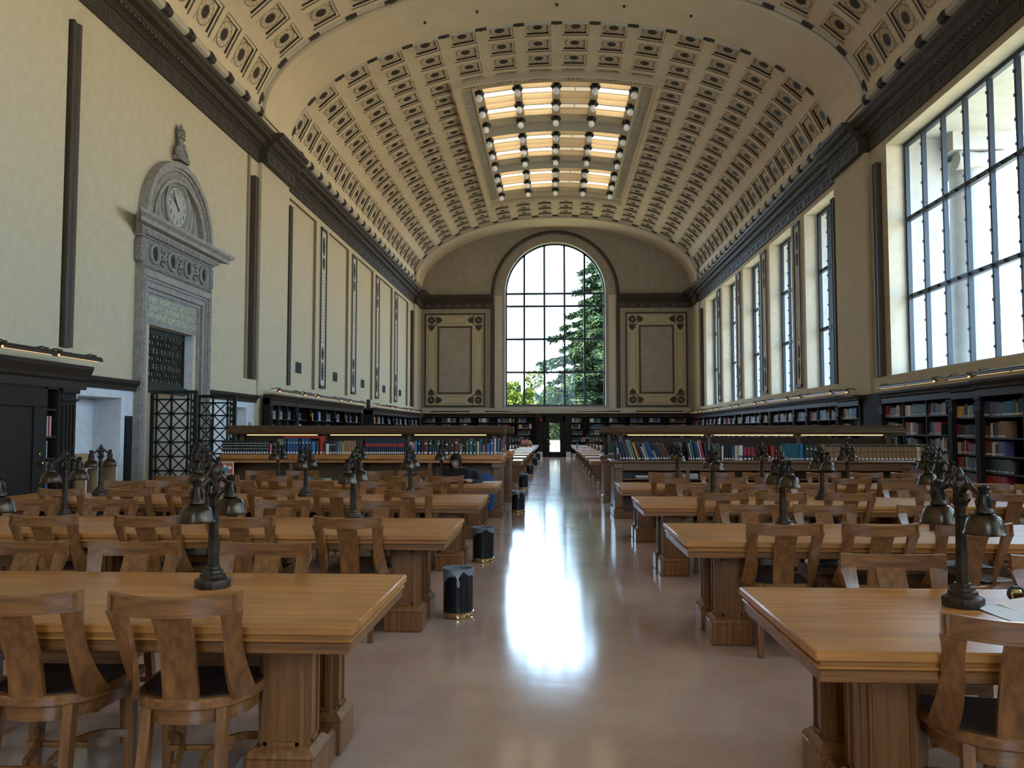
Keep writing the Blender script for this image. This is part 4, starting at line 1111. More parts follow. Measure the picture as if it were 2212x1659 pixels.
# ---------------------------------------------------------------- dark bookcases along the walls
ALLB = []      # (matrix, local x, local z, colour, w, h, d, unit name, shelf name, order)
SHN = {0: 'bottom', 1: 'second lowest', 2: 'third lowest', 3: 'third highest', 4: 'second highest', 5: 'top'}
def bookcase(loc, rz, w, dp, label, group, zsh, ztop, H, sections, uname, seed, fill=.8, pil=(True, True), proj=False, zmin=.4):
    e = empty('bookcase', label, 'bookcase', loc, rz, group)
    mb = MB(); mb.box((0, dp-.02, 0), (w, dp, H-.05)); mb.box((0, .02, 0), (.04, dp, H-.1)); mb.box((w-.04, .02, 0), (w, dp, H-.1)); mb.box((0, .02, ztop), (w, dp, ztop+.05)); mb.box((0, .0, .06), (w, .04, .18))
    for k in range(1, sections): mb.box((w*k/sections-.02, .015, .1), (w*k/sections+.02, dp, ztop))
    mb.build('carcass', M['dark_oak'], e)
    mb = MB(); pr = [(0.03, ztop), (-.01, ztop), (-.015, ztop+.12), (-.05, ztop+.15), (-.06, ztop+.19), (-.11, H-.05), (-.12, H), (dp, H), (dp, ztop)]
    if proj: pr = [(a-.05 if a < .05 else a, b) for a, b in pr]
    mb.loft([[(x, a, z) for a, z in pr] for x in (0, w)]); mb.build('cornice', M['dark_oak_x'], e, smooth=0)
    for z in zsh: MB().box((.04, .02, z-.025), (w-.04, dp-.02, z)).build('shelf', M['dark_oak_x'], e)
    for f_, x in zip(pil, (0, w)):
        if not f_: continue
        mb = MB(); mb.cbox((x-.11, -.05, 0), (x+.11, .06, .3), .006); mb.box((x-.09, -.03, .3), (x+.09, .06, ztop)); 
        for q in range(5): mb.box((x-.075+q*.033, -.045, .36), (x-.057+q*.033, -.03, ztop-.25))
        mb.cbox((x-.105, -.045, ztop-.14), (x+.105, .06, ztop-.10), .004); mb.cbox((x-.115, -.055, ztop-.05), (x+.115, .06, ztop), .006)
        mb.build('pilaster', M['dark_oak'], e)
    b = MB().box((0, -.01, 0), (w, .02, .20)).build('stone_base', M['marble'], e)
    MX = Matrix.Translation(loc) @ Matrix.Rotation(rz, 4, 'Z'); g = random.Random(seed)
    zs2 = list(zsh)+[ztop]
    for i, z in enumerate(zsh):
        if z < zmin: continue
        room = zs2[i+1]-z-.05
        for k in range(sections):
            x = w*k/sections+.03; xe = w*(k+1)/sections-.03
            f = fill*g.uniform(.55, 1.2)
            end = x+(xe-x)*min(1, f); rest = 0; order = 0
            while x < end:
                if rest == 0:
                    col = g.choices(BNAMES, [9,8,6,1,4,5,3,4,5,4,4,3,4,6,5,4,3,1,1,1,1])[0]; rest = g.randint(3, 9) if g.random() < .45 else g.randint(1, 2)
                    wd = g.uniform(.018, .048); hh = min(room, g.uniform(.20, .29)); dd = min(dp-.09, g.uniform(.15, .22))
                rest -= 1; ww = wd*g.uniform(.92, 1.08) if rest else wd
                if x+ww > end: break
                order += 1
                ALLB.append((MX, x, z, col, ww-.001, min(room, hh*g.uniform(.97, 1.03)), dd, uname, SHN.get(i, 'low'), order, k, label))
                x += ww
    return e
def shelf_light(loc, rz, L_, label):
    e = empty('shelf_light', label, 'lamp', loc, rz, 'picture lights above the bookcases')
    mb = MB(); secs = []
    for x in (0, L_):
        o_ = [(.06*math.cos(R(a)), .06*math.sin(R(a))) for a in range(-20, 201, 20)]
        secs.append([(x, a, b) for a, b in o_]+[(x, a*.88, b*.88) for a, b in reversed(o_)])
    mb.loft(secs); mb.build('shade', M['bronze_dark'], e)
    n = 2 if L_ > 1.5 else 1
    for k in range(n): MB().tube([(.05+L_*k/n, 0, -.004), (L_*(k+1)/n-.05, 0, -.004)], .02, 8).build('tube', M['lamp_glow'], e)
    for x in (.12, L_-.12):
        mb = MB(); mb.tube([(x, 0, .06), (x, .08, .095), (x, .26, .07)], .012, 6); mb.lathe([(.03, -.02), (.036, 0), (.03, .02)], 10, (x, .02, .065)); mb.build('bracket', M['bronze_dark'], e)
    return e
ZS1 = [.2, .50, .76, 1.06, 1.38, 1.76]; ZS2 = [.2, .50, .80, 1.10, 1.42, 1.83]; ZS3 = [.16, .5, .88, 1.28, 1.63, 2.0]
BG = 'dark wall bookcases'
XFR = XR-.34
def right_unit(ya, yb, nm, sec, seed, zsh, ztop, H, dx=0, pil=(True, False), proj=False, light=True):
    bookcase((XFR-dx, yb, 0), -PI/2, yb-ya, .34+dx-.005, 'dark bookcase on the window wall, %s' % nm, BG, zsh, ztop, H, sec, nm, seed, .86, pil, proj)
    if light:
        L_ = (yb-ya)*.82 if yb-ya > 1.6 else .9
        shelf_light((XFR-dx-.16, (ya+yb)/2+L_/2, H+.09), -PI/2, L_, 'slim shelf light over the window-wall bookcase, %s' % nm)
right_unit(12.72, 15.5, 'nearest the camera', 2, 1, ZS1, 2.12, 2.42, .12, (True, True), True)
right_unit(15.5, 16.8, 'narrow one second from the camera', 1, 2, ZS1, 2.12, 2.42)
right_unit(16.8, 20.3, 'wide one before the cream pier', 3, 3, ZS2, 2.15, 2.42)
MB_ = MB().cbox((XFR-.02, 20.35, 0), (XR-.01, 21.5, 2.42), .01).build('wood_panelling', M['dark_oak_matte']); tag(MB_, 'dark wood panelling over the wall base beside the cream pier', 'panel')
bookcase((XFR-.08, 23.12, 0), -PI/2, 1.55, .19, 'dark bookcase on the window wall, one against the foot of the cream pier', BG, ZS2, 2.15, 2.42, 1, 'pier one', 19, .86, (True, False))
shelf_light((XFR-.24, 22.8, 2.51), -PI/2, .9, 'slim shelf light over the window-wall bookcase against the pier')
yy = 23.15; q = 0
while yy < 46.2:
    w_ = 3.0 if q % 2 == 0 else 1.375
    nm = '%s %s past the pier' % (ORD[q//2+1], 'wide one' if q % 2 == 0 else 'narrow one')
    right_unit(yy, min(yy+w_, 47.6), nm, 3 if q % 2 == 0 else 1, 20+q, ZS2, 2.2, 2.46)
    yy += w_; q += 1
XFL = XL+.42
def left_unit(ya, yb, nm, sec, seed, light=True, zsh=ZS2, ztop=2.2, H=2.48, dp=.415):
    bookcase((XFL, ya, 0), PI/2, yb-ya, dp, 'dark wood bookcase on the clock wall, %s' % nm, BG, zsh, ztop, H, sec, nm, seed, .72)
    if light: 
        L_ = (yb-ya)*.82 if yb-ya > 1.6 else .9
        shelf_light((XFL+.16, (ya+yb)/2-L_/2, H+.09), PI/2, L_, 'slim bronze shelf light above the clock-wall bookcase, %s' % nm)
for i, (a, b, sc) in enumerate(((24.0, 25.3, 1), (25.3, 28.2, 3), (28.2, 29.5, 1), (29.5, 32.25, 3))): left_unit(a, b, '%s one before the doorway' % ORD[i+1], sc, 40+i)
for i, (a, b, sc) in enumerate(((34.25, 37.2, 3), (37.2, 38.5, 1), (38.5, 41.4, 3), (41.4, 42.7, 1), (42.7, 46.2, 3))): left_unit(a, b, '%s one past the doorway' % ORD[i+1], sc, 50+i)
left_unit(21.7, 23.95, 'against the pier', 3, 39, dp=.195)
YFB = YF-.42
DX0, DX1 = -.62, .62
for i, (a, b, nm) in enumerate(((-7.6, -4.45, 'in the clock-side corner'), (-4.45, -.95, 'just clock side of the door'), (.95, 4.3, 'just window side of the door'), (4.3, 7.85, 'in the window-side corner'))):
    bookcase((a+XC*0, YFB, 0), 0, b-a, .415, 'dark wood bookcase on the far wall, %s' % nm, BG, ZS3, 2.3, 2.52, 3, 'far wall '+nm, 70+i, .78)
    shelf_light((a+.45, YFB-.14, 2.60), 0, b-a-.9, 'slim bronze shelf light above the far-wall bookcase, %s' % nm)

# individual books: those that show largest, the rest one mass
def score(t):
    MX, x, z, col, w, h, d = t[:7]; p = MX @ Vector((x, 0, z)); v = MX.to_3x3() @ Vector((0, -1, 0)); dv = Vector((0, 0, 1.5))-p
    px = 1196+p.x*1790/p.y; 
    if px > 2200 or px < 0 or p.y < 1: return 0
    return w*h*max(0, v.dot(dv.normalized()))/dv.length**2*(1.0 if z > .95 else .5)
order_ = sorted(range(len(ALLB)), key=lambda i: -score(ALLB[i]))
NB = 300-sum(r[5] for r in run_left())-sum(r[5] for r in run_right())-4
ind = set(order_[:NB])
mass = MB(); mats = [BM_[k] for k in BNAMES]+[PAGES, M['white_paper']]
for i, t in enumerate(ALLB):
    MX, x, z, col, w, h, d, un, sh, od, sec, lab = t
    if i in ind:
        p = MX @ Vector((x, .05, z+.001)); rz = MX.to_euler().z
        place = 'window-wall bookcase' if rz < -1 else 'clock-wall bookcase' if rz > 1 else 'bookcase'
        s_ = ['far', 'middle', 'near'][sec] if un.startswith('wide') else ['far', 'near'][sec] if un.startswith('nearest') else 'only'
        bay = '' if s_ == 'only' else s_+' bay, '
        un2 = un.replace('narrow one second from the camera', 'narrow window-wall').replace('wide one before the cream pier', 'wide window-wall').replace('nearest the camera', 'nearest window-wall')
        book(p, rz, col, w, d, h, '%s book, %s from far end, %s shelf, %s%s bookcase' % (col, ORD[min(od, 30)], sh, bay, un2), 'books on the window-wall shelves, '+sh, 0, None, True)
    else:
        mass.T = MX; c = BNAMES.index(col)
        mass.add([(x,.05,z),(x+w,.05,z),(x+w,.05+d,z),(x,.05+d,z),(x,.05,z+h),(x+w,.05,z+h),(x+w,.05+d,z+h),(x,.05+d,z+h)], [(0,1,5,4),(1,2,6,5),(3,0,4,7)], c)
        mass.add([(x+.002,.055,z+h-.004),(x+w-.002,.055,z+h-.004),(x+w-.002,.05+d,z+h-.004),(x+.002,.05+d,z+h-.004)], [(0,1,2,3)], len(BNAMES))
        if w > .02 and (i*7) % 10 < 8: mass.add([(x+w*.2,.0485,z+.012),(x+w*.8,.0485,z+.012),(x+w*.8,.0485,z+.045),(x+w*.2,.0485,z+.045)], [(0,1,2,3)], len(BNAMES)+1)
# books of the second low shelves and in the lower openings
mass.T = None
g = random.Random(5)
def fillrow(x0, x1, y, z, hmin, hmax, prob=.9):
    x = x0
    while x < x1:
        col = g.choice(BNAMES[:16]); n = g.randint(2, 8); wd = g.uniform(.02, .045); h = g.uniform(hmin, hmax)
        if g.random() > prob: x += g.uniform(.1, .4); continue
        for k in range(n):
            if x+wd > x1: break
            mass.add([(x,y,z),(x+wd-.001,y,z),(x+wd-.001,y+.2,z),(x,y+.2,z),(x,y,z+h),(x+wd-.001,y,z+h),(x+wd-.001,y+.2,z+h),(x,y+.2,z+h)], [(0,1,5,4),(1,2,6,5),(3,0,4,7),(4,5,6,7)], BNAMES.index(col))
            mass.add([(x+wd*.2,y-.0015,z+.012),(x+wd*.8,y-.0015,z+.012),(x+wd*.8,y-.0015,z+.045),(x+wd*.2,y-.0015,z+.045)], [(0,1,2,3)], len(BNAMES)+1)
            x += wd
fillrow(-5.7, -1.05, LY+3.2, 1.086, .24, .32); fillrow(1.15, 5.9, RY+3.2, .991, .24, .32)
fillrow(-5.7, -1.05, LY+.68, 1.086, .24, .30); fillrow(1.15, 5.9, RY+.68, .991, .24, .30)
fillrow(-5.6, -2.5, LY+.25, .443, .2, .27, .5); fillrow(2.6, 5.8, RY+.2, .443, .15, .2, .6)
fillrow(-2.0, -1.15, LY+.2, .443, .22, .28, .6)
o = mass.build('shelved_books', mats, smooth=0, fix=False); o['kind'] = 'stuff'; o['label'] = 'mass of small distant books filling the dark wall bookcases'; o['category'] = 'books'
# magazines lying on the window-side low shelf
for k, (px, w, n) in enumerate(((1368, .32, 2), (1462, .30, 4), (1502, .34, 5))):
    for j in range(n):
        t = MB(); t.cbox((0, 0, 0), (w-j*.006, .24, .020), .002); o = t.build('journal', [M['white_paper'] if (j+k) % 2 else M['clock_face']])
        o.location = ((px-1196)*PXM+j*.004, RY+.09, .6835+j*.0215)
        tag(o, 'pale journal lying flat in the low shelf, %s from below, %s pile from the aisle' % (ORD[j+1], ORD[k+1]), 'journal', 'flat journals in the window-side low shelf')
# ---------------------------------------------------------------- stone portal with clock on the left wall
PY = 16.83; PX = XL+.17          # centre and face of the portal
po = empty('stone_portal', 'grey stone doorway surround with round arch, roundel frieze and gilt inscription', 'portal', (XL, PY, 0))
def pb(fn, name, mats, smooth=35, parent=po):
    mb = MB(); fn(mb); mb.v = [(x-XL, y-PY, z) for x, y, z in mb.v]; return mb.build(name, mats, parent, smooth=smooth)
HW = 1.58; IW = 1.17
def jamb(mb):
    for s in (JS,):
        steps = [(HW, HW-.14, .17), (HW-.14, HW-.20, .13), (HW-.20, HW-.32, .10), (HW-.32, HW-.41, .04)]
        for a, b, d in steps: mb.box((XL+.001, min(PY+s*a, PY+s*b), 0), (XL+d, max(PY+s*a, PY+s*b), 4.62))
        for k in range(44):
            z = .15+k*.1; mb.cbox((XL+.17, PY+s*(HW-.07)-.03, z), (XL+.19, PY+s*(HW-.07)+.03, z+.07), .008)
for JS in (-1, 1): pb(jamb, 'jamb', M['stone'], 0)
def lintel(mb):
    for z0, z1, d in ((4.48, 4.62, .17), (4.42, 4.48, .13), (4.30, 4.42, .10), (4.22, 4.30, .04)): mb.box((XL+.001, PY-HW+.003, z0), (XL+d-.002, PY+HW-.003, z1))
    mb.box((XL+.001, PY-IW, 3.6), (XL+.006, PY+IW, 4.24))
pb(lintel, 'lintel', M['stone'], 0)
def frieze(mb):
    mb.box((XL+.001, PY-HW, 4.62), (XL+.15, PY+HW, 4.70)); mb.box((XL+.001, PY-HW, 4.70), (XL+.13, PY+HW, 5.22))
    for k in range(36): mb.cbox((XL+.15, PY-HW+.05+k*.0872, 4.63), (XL+.17, PY-HW+.11+k*.0872, 4.69), .01)
    # carved scroll bosses between the roundels
    for k in range(3):
        yc = PY-.747+.747*k
        for j in range(9):
            a = 2*PI*j/9
            mb.cbox((XL+.13, yc+.11*math.cos(a)-.04, 4.96+.15*math.sin(a)-.04), (XL+.165, yc+.11*math.cos(a)+.04, 4.96+.15*math.sin(a)+.04), .015)
        mb.cbox((XL+.13, yc-.06, 4.88), (XL+.18, yc+.06, 5.04), .02)
    for s in (-1, 1):
        mb.cbox((XL+.001, PY+s*(HW+.0)-.07, 4.72), (XL+.17, PY+s*HW+.07, 5.2), .03)
fz = pb(frieze, 'frieze', M['stone_dark'], 30)
for k in range(4):
    yc = PY-1.12+.747*k
    def rd(mb):
        mb.T = Matrix.Translation((XL+.13, yc, 4.96)) @ Matrix.Rotation(PI/2, 4, 'Y')
        mb.lathe([(.135, 0), (.20, 0), (.205, .03), (.19, .055), (.16, .06), (.14, .03), (.135, .0)], 28, cap=False, mi=0)
        mb.lathe([(.14, .0), (.14, .012)], 28, mi=1); mb.T = None
    pb(rd, 'roundel', [M['stone'], M['gate_bronze']], 35, fz)
CHW = 2.30
def corn(mb):
    pr = [(XL+.001, 5.22), (XL+.16, 5.22), (XL+.16, 5.25), (XL+.24, 5.34), (XL+.24, 5.38), (XL+.36, 5.40), (XL+.36, 5.48), (XL+.42, 5.54), (XL+.43, 5.60), (XL+.001, 5.62)]
    o = lambda x: max(0, (x-XL-.16))*2.3
    mb.loft([[(x, PY-HW-.06-o(x), z) for x, z in pr], [(x, PY+HW+.06+o(x), z) for x, z in pr]])
    n = 34
    for k in range(n):
        y = PY-HW+(2*HW)*(k+.5)/n; mb.box((XL+.16, y-.03, 5.25), (XL+.225, y+.03, 5.325))
pb(corn, 'cornice', M['stone'], 0)
def arch(mb):
    AR = 1.55
    for r0, r1, d in ((AR, AR-.13, .20), (AR-.13, AR-.19, .15), (AR-.19, AR-.36, .12), (AR-.36, AR-.44, .16)):
        secs = []
        for i in range(41):
            t = PI*i/40; c, s = math.cos(t), math.sin(t)
            secs.append([(x, PY+r*c, 5.6+r*.97*s) for r, x in ((r0, XL+.001), (r0, XL+d), (r1, XL+d), (r1, XL+.001))])
        mb.loft(secs)
    for i in range(40):
        t = PI*(i+.5)/40; r = AR-.275; c, s = math.cos(t), math.sin(t)
        mb.T = Matrix.Translation((XL+.12, PY+r*c, 5.6+r*.97*s)) @ Matrix.Rotation(t, 4, 'X'); mb.cbox((0, -.055, -.045), (.02, .055, .045), .008); mb.T = None
    P = [(PY+1.13*math.cos(PI*i/32), 5.6+1.12*math.sin(PI*i/32)) for i in range(33)]
    mb.prism(P, XL+.001, XL+.04, 'x')
    # wreath ribbons at the sides of the dial
    for s in (-1, 1):
        for rr_ in (.62, .68, .84, .89):
            mb.tube([(XL+.045, PY+s*rr_*math.cos(t), 6.19+rr_*math.sin(t)*.93) for t in [R(a) for a in range(-28, 50, 6)]], .018, 6)
pb(arch, 'arch', M['stone'], 30)
def fin(mb):
    mb.box((XL+.001, PY-.22, 7.16), (XL+.2, PY+.22, 7.26))
    mb.loft([[(XL+.09+a*r*.5, PY+b*r, z) for a, b in [(math.cos(2*PI*k/10), math.sin(2*PI*k/10)) for k in range(10)]] for r, z in ((.20, 7.24), (.19, 7.32), (.12, 7.42), (.13, 7.50), (.08, 7.56), (.10, 7.62), (.135, 7.72), (.12, 7.84), (.06, 7.94), (.02, 7.98))])
    for s in (-1, 1):
        mb.tube([(XL+.1, PY+s*.06, 7.26), (XL+.12, PY+s*.2, 7.28), (XL+.12, PY+s*.24, 7.36), (XL+.12, PY+s*.17, 7.43), (XL+.12, PY+s*.1, 7.50), (XL+.12, PY+s*.12, 7.57)], [.05, .05, .045, .04, .035, .03], 8)
    for j in range(3):
        for k in range(7):
            a = PI*k/6-PI/2; mb.lathe([(.0, .03), (.025, .01), (.03, -.02), (.0, -.04)], 6, (XL+.09+.06*math.cos(a), PY+.12*math.sin(a), 7.68+j*.075))
pb(fin, 'finial', M['stone_dark'], 40)
pan = pb(lambda mb: mb.box((XL+.001, PY-IW+.02, 3.66), (XL+.012, PY+IW-.02, 4.20)), 'inscription_panel', M['stone'], 0)
def text(s, size, loc, mat, name, parent, ext=.004, rot=(PI/2, 0, PI/2), align='CENTER', sx=1.0):
    c = bpy.data.curves.new(name, 'FONT'); c.body = s; c.size = size; c.extrude = ext; c.align_x = align; c.align_y = 'CENTER'; c.resolution_u = 2
    o = bpy.data.objects.new(name, c); C.objects.link(o)
    dg = bpy.context.evaluated_depsgraph_get(); me = bpy.data.meshes.new_from_object(o.evaluated_get(dg)); bpy.data.objects.remove(o)
    me.materials.clear(); me.materials.append(mat)
    q = bpy.data.objects.new(name, me); C.objects.link(q); q.parent = parent; q.location = loc; q.rotation_euler = rot; q.scale = (sx, 1, 1)
    return q
for k, ln in enumerate(('FIERI ADHOCIT SE DONAI', 'ENIT CONTENE PATIENT', 'HIE NVNC QVOD ESCI HOS')):
    text(ln, .165, (.014, 0.02, 4.085-k*.155), M['gold'], 'gilt_lettering', pan, .004, sx=1.12)

ck = empty('round_clock', 'round clock with pale dial and dark numerals under the portal arch', 'clock', (XL+.05, PY-.04, 6.19))
CR = .46
def lx(mb):   # lathe axis along +x
    mb.T = Matrix.Rotation(PI/2, 4, 'Y'); return mb
lx(MB()).lathe([(CR, 0), (CR+.10, 0), (CR+.10, .05), (CR+.06, .08), (CR+.02, .06), (CR, .02)], 48, cap=False).build('bezel', M['stone'], ck)
dl = lx(MB()).lathe([(CR+.005, 0), (CR+.005, .02)], 48).build('dial', M['clock_face'], ck)
mb = MB()
for k in range(60):
    a = 2*PI*k/60; mb.T = Matrix.Rotation(-a, 4, 'X'); mb.box((.020, -.010, CR-.055), (.024, .010, CR-.015))
mb.T = None
for i in range(48):
    a0, a1 = 2*PI*i/48, 2*PI*(i+1)/48
    for r0, r1 in ((CR*.52, CR*.53),): mb.add([(.0215, r0*math.sin(a0), r0*math.cos(a0)), (.0215, r0*math.sin(a1), r0*math.cos(a1)), (.0215, r1*math.sin(a1), r1*math.cos(a1)), (.0215, r1*math.sin(a0), r1*math.cos(a0))], [(0,1,2,3)])
mb.build('minute_track', M['ink'], dl, smooth=0)
for h in range(1, 13):
    a = 2*PI*h/12; text(str(h), .155, (.021, CR*.70*math.sin(a), CR*.70*math.cos(a)), M['ink'], 'numeral', dl, .002, sx=.8)
for nm, ang, L_, w in (('hour_hand', R(-45-8), .27, .035), ('minute_hand', R(-52+14), .37, .024)):
    mb = MB(); mb.T = Matrix.Rotation(-ang, 4, 'X'); mb.prism([(-w/2, -.10), (w/2, -.10), (w*.5, L_*.7), (0, L_), (-w*.5, L_*.7)], .028, .033, 'x'); mb.build(nm, M['bronze_dark'], ck, smooth=0)

# bronze lattice gates folded back into the room and the transom grille
def gate(hy, sgn, label):
    e = empty('lattice_gate', label, 'gate', (XL+.02, hy, 0), 0, 'bronze lattice gates')
    W, Hh = .94, 2.30; y = 0
    bx = lambda mb, a, b, c, d, t=.02: mb.box((a, -t, c), (b, t, d))
    mb = MB()
    bx(mb, 0, .06, .03, Hh, .03); bx(mb, W-.05, W, .03, Hh, .03); bx(mb, .06, W-.05, .03, .14, .03); bx(mb, .06, W-.05, Hh-.07, Hh, .03)
    mb.build('gate_frame', M['gate_bronze'], e, smooth=0)
    mb = MB(); c0, c1, c2, c3 = .10, .40, .43, .73
    for a in (c0, .40, c3): bx(mb, a, a+.035, .14, Hh-.07)
    rows = 7; z0, z1 = .16, Hh-.18; q = (z1-z0)/rows
    for k in range(rows+1): bx(mb, .06, .80, z0+q*k-.016, z0+q*k+.016)
    for k in range(rows):
        for a, b in ((c0+.035, .40), (.435, c3)):
            for p, r in ((z0+q*k, z0+q*(k+1)), (z0+q*(k+1), z0+q*k)): mb.bar([(a, 0, p), (b, 0, r)], .022, .022, (0, 1, 0))
    for a in (.80, .86):
        bx(mb, a, a+.02, .14, Hh-.07)
    n = 16
    for k in range(n): bx(mb, .80, W-.05, .14+(Hh-.25)*k/n, .14+(Hh-.25)*k/n+.06, .012)
    mb.build('lattice', M['gate_bronze'], e, smooth=0)
    return e
gate(PY-.87, 1, 'dark bronze lattice gate leaf standing open, in front of the doorway'); gate(PY+1.12, 1, 'dark bronze lattice gate leaf standing open, near the end niche')
e = empty('transom_grille', 'dark bronze star-pattern grille filling the top of the portal doorway', 'grille', (XL-.22, PY, 2.4))
mb = MB(); a0, a1 = -.86, 1.06; hh = 1.2
for y0, y1, z0, z1 in ((a0, a1, 0, .10), (a0, a1, hh-.14, hh), (a0, a0+.06, 0, hh), (a1-.06, a1, 0, hh)): mb.box((-.03, y0, z0), (.03, y1, z1))
mb.build('grille_frame', M['gate_bronze'], e, smooth=0)
mb = MB(); nc, nr = 5, 3
for i in range(nc):
    for j in range(nr):
        y = a0+.06+(a1-a0-.12)*(i+.5)/nc; z = .10+(hh-.24)*(j+.5)/nr; w = (a1-a0-.12)/nc/2; h = (hh-.24)/nr/2
        for s in (-1, 1):
            mb.bar([(0, y-w, z-h), (0, y+s*w*.35, z), (0, y-w, z+h)], .03, .025, (1, 0, 0)); mb.bar([(0, y+w, z-h), (0, y+s*w*.35, z), (0, y+w, z+h)], .03, .025, (1, 0, 0))
        mb.box((-.015, y-w, z-h-.012), (.015, y+w, z-h+.012)); mb.box((-.015, y-.012, z-h), (.015, y+.012, z+h)); mb.box((-.015, y-w-.01, z-h), (.015, y-w+.01, z+h))
mb.build('star_lattice', M['gate_bronze'], e, smooth=0)
mb = MB(); mb.box((XL-.3, PY-.9, 2.28), (XL-.12, PY+1.08, 2.42)); tag(mb.build('transom_beam', M['gate_bronze'], smooth=0), 'dark bronze beam under the star grille in the portal', 'beam')

# marble facing of the two niches, dado mouldings and black radiator grilles
def niche(u0, u1, ya, yb, nm):
    mb = MB(); x = XL
    mb.box((x, ya, 0), (x+.03, u0, 2.25)); mb.box((x, u1, 0), (x+.03, yb, 2.25)); mb.box((x, u0, 2.1), (x+.03, u1, 2.25))
    for s0, s1 in ((u0-.13, u0), (u1, u1+.13)):
        if s0 > ya-.05: mb.box((x+.03, s0, 0), (x+.06, s1, 2.1))
    mb.box((x+.03, u0-.13, 2.1), (x+.06, u1+.13, 2.22))
    struct(mb.build(nxt(), M['marble'], smooth=0))
    pr = [(0, 2.25), (.08, 2.25), (.09, 2.32), (.16, 2.38), (.17, 2.44), (0, 2.45)]
    mb = MB(); mb.loft([[(x+a, y, z) for a, z in pr] for y in (ya, yb)]); struct(mb.build(nxt(), M['dark_oak_x'], smooth=0))
niche(13.36, 14.76, 13.0, PY-HW, 'near'); niche(19.6, 20.95, PY+HW, 21.6, 'far')
def grille(y0, y1, label):
    mb = MB(); mb.box((XL+.03, y0, .2), (XL+.05, y1, 1.78))
    for k in range(38): mb.box((XL+.05, y0+.02, .24+k*.04), (XL+.065, y1-.02, .258+k*.04))
    tag(mb.build('radiator_grille', M['black_metal'], smooth=0), label, 'grille', 'tall black wall grilles')
grille(14.93, 15.2, 'tall narrow black grille on white marble between niche and portal'); grille(18.6, 18.85, 'tall narrow black grille on white marble beyond the portal')
s_ = MB().box((XL+.03, 21.12, 1.42), (XL+.05, 21.32, 1.72)).build('notice_plate', M['jamb_tan'], smooth=0); tag(s_, 'small brownish notice plate on the marble beside the end niche', 'notice')
# plywood cubbies inside the first niche
for k, (y0, y1, h) in enumerate(((12.70, 13.06, 1.09), (13.08, 13.62, 1.13))):
    x0, x1 = XL+.20, XL+.62
    e = empty('plywood_cubby', 'open plywood cubby with white front edges in the first niche, %s' % ('low near one' if k == 0 else 'taller far one'), 'cubby', (x0, y0, 0), 0, 'plywood cubbies')
    mb = MB(); w, d = y1-y0, x1-x0; t = .02
    mb.box((0, 0, .45), (d, t, h-.16)); mb.box((0, w-t, .45), (d, w, h-.16)); mb.box((0, t, .45), (t, w-t, h)); mb.box((0, t, .45), (d, w-t, .47)); mb.box((0, t, h-.18), (d, w-t, h-.16)); mb.box((0, 0, .0), (d, w, .45))
    mb.build('box', M['ply'], e, smooth=0)
    mb = MB(); mb.box((d, 0, .45), (d+.008, t, h-.16)); mb.box((d, w-t, .45), (d+.008, w, h-.16)); mb.box((d, 0, h-.18), (d+.008, w, h-.155)); mb.build('edge_band', M['white_paper'], e, smooth=0)

# tall dark bookcase with a panelled door at the left, nearest the camera
x = XL+.45; ya, yb = 10.2, 12.98
e = empty('door_bookcase', 'tall dark bookcase with a panelled door and narrow open bay, clock wall nearest the camera', 'bookcase', (XL+.22, ya, 0))
D_ = .26
mb = MB()
for y in (0, 1.62, 1.96): mb.box((0, y, 0), (D_, y+.05, 2.15))
mb.box((0, 0, 2.12), (D_, 2.42, 2.2)); mb.box((0, 0, 0), (.03, 2.42, 2.2)); mb.box((0, 1.7, 0), (D_-.02, 2.03, .12)); mb.build('carcass', M['dark_oak'], e, smooth=0)
pr = [(0, 2.15), (D_+.02, 2.15), (D_+.03, 2.27), (D_+.07, 2.30), (D_+.08, 2.35), (D_+.13, 2.46), (D_+.14, 2.52), (0, 2.53)]
mb = MB(); mb.loft([[(a, y, z) for a, z in pr] for y in (0, 2.66)]); mb.build('cornice', M['dark_oak_x'], e, smooth=0)
mb = MB(); mb.box((D_-.05, .05, .02), (D_-.01, 1.66, 2.12))
for y0, y1, z0, z1 in ((.05, 1.66, .02, .25), (.05, 1.66, 1.85, 2.12), (.05, .35, .25, 1.85), (1.36, 1.66, .25, 1.85)): mb.cbox((D_-.01, y0, z0), (D_+.02, y1, z1), .008)
dr = mb.build('door', M['dark_oak'], e, smooth=0)
MB().lathe([(.012, 0), (.012, .03), (.028, .045), (.03, .06), (.018, .072)], 12).build('door_knob', M['brass'], dr)
k_ = [o for o in bpy.data.objects if o.parent == dr][0]; k_.location = (D_+.02, 1.5, 1.03); k_.rotation_euler = (0, PI/2, 0)
kl = MB().lathe([(.02, 0), (.022, .008), (.016, .012)], 12).build('lock', M['brass'], dr); kl.location = (D_+.02, 1.5, 1.16); kl.rotation_euler = (0, PI/2, 0)
for z in ZS2: MB().box((.03, 1.71, z-.025), (D_-.02, 1.98, z)).build('shelf', M['dark_oak_x'], e, smooth=0)
mb = MB(); mb.cbox((0, 2.01, 0), (D_+.03, 2.44, .3), .006); mb.box((0, 2.03, .3), (D_, 2.42, 2.15))
for q in range(4): mb.box((D_, 2.06+q*.09, .36), (D_+.02, 2.11+q*.09, 1.9))
mb.cbox((0, 2.02, 1.96), (D_+.03, 2.45, 2.0), .006); mb.cbox((0, 2.01, 2.08), (D_+.04, 2.46, 2.16), .006); mb.build('pilaster', M['dark_oak'], e, smooth=0)
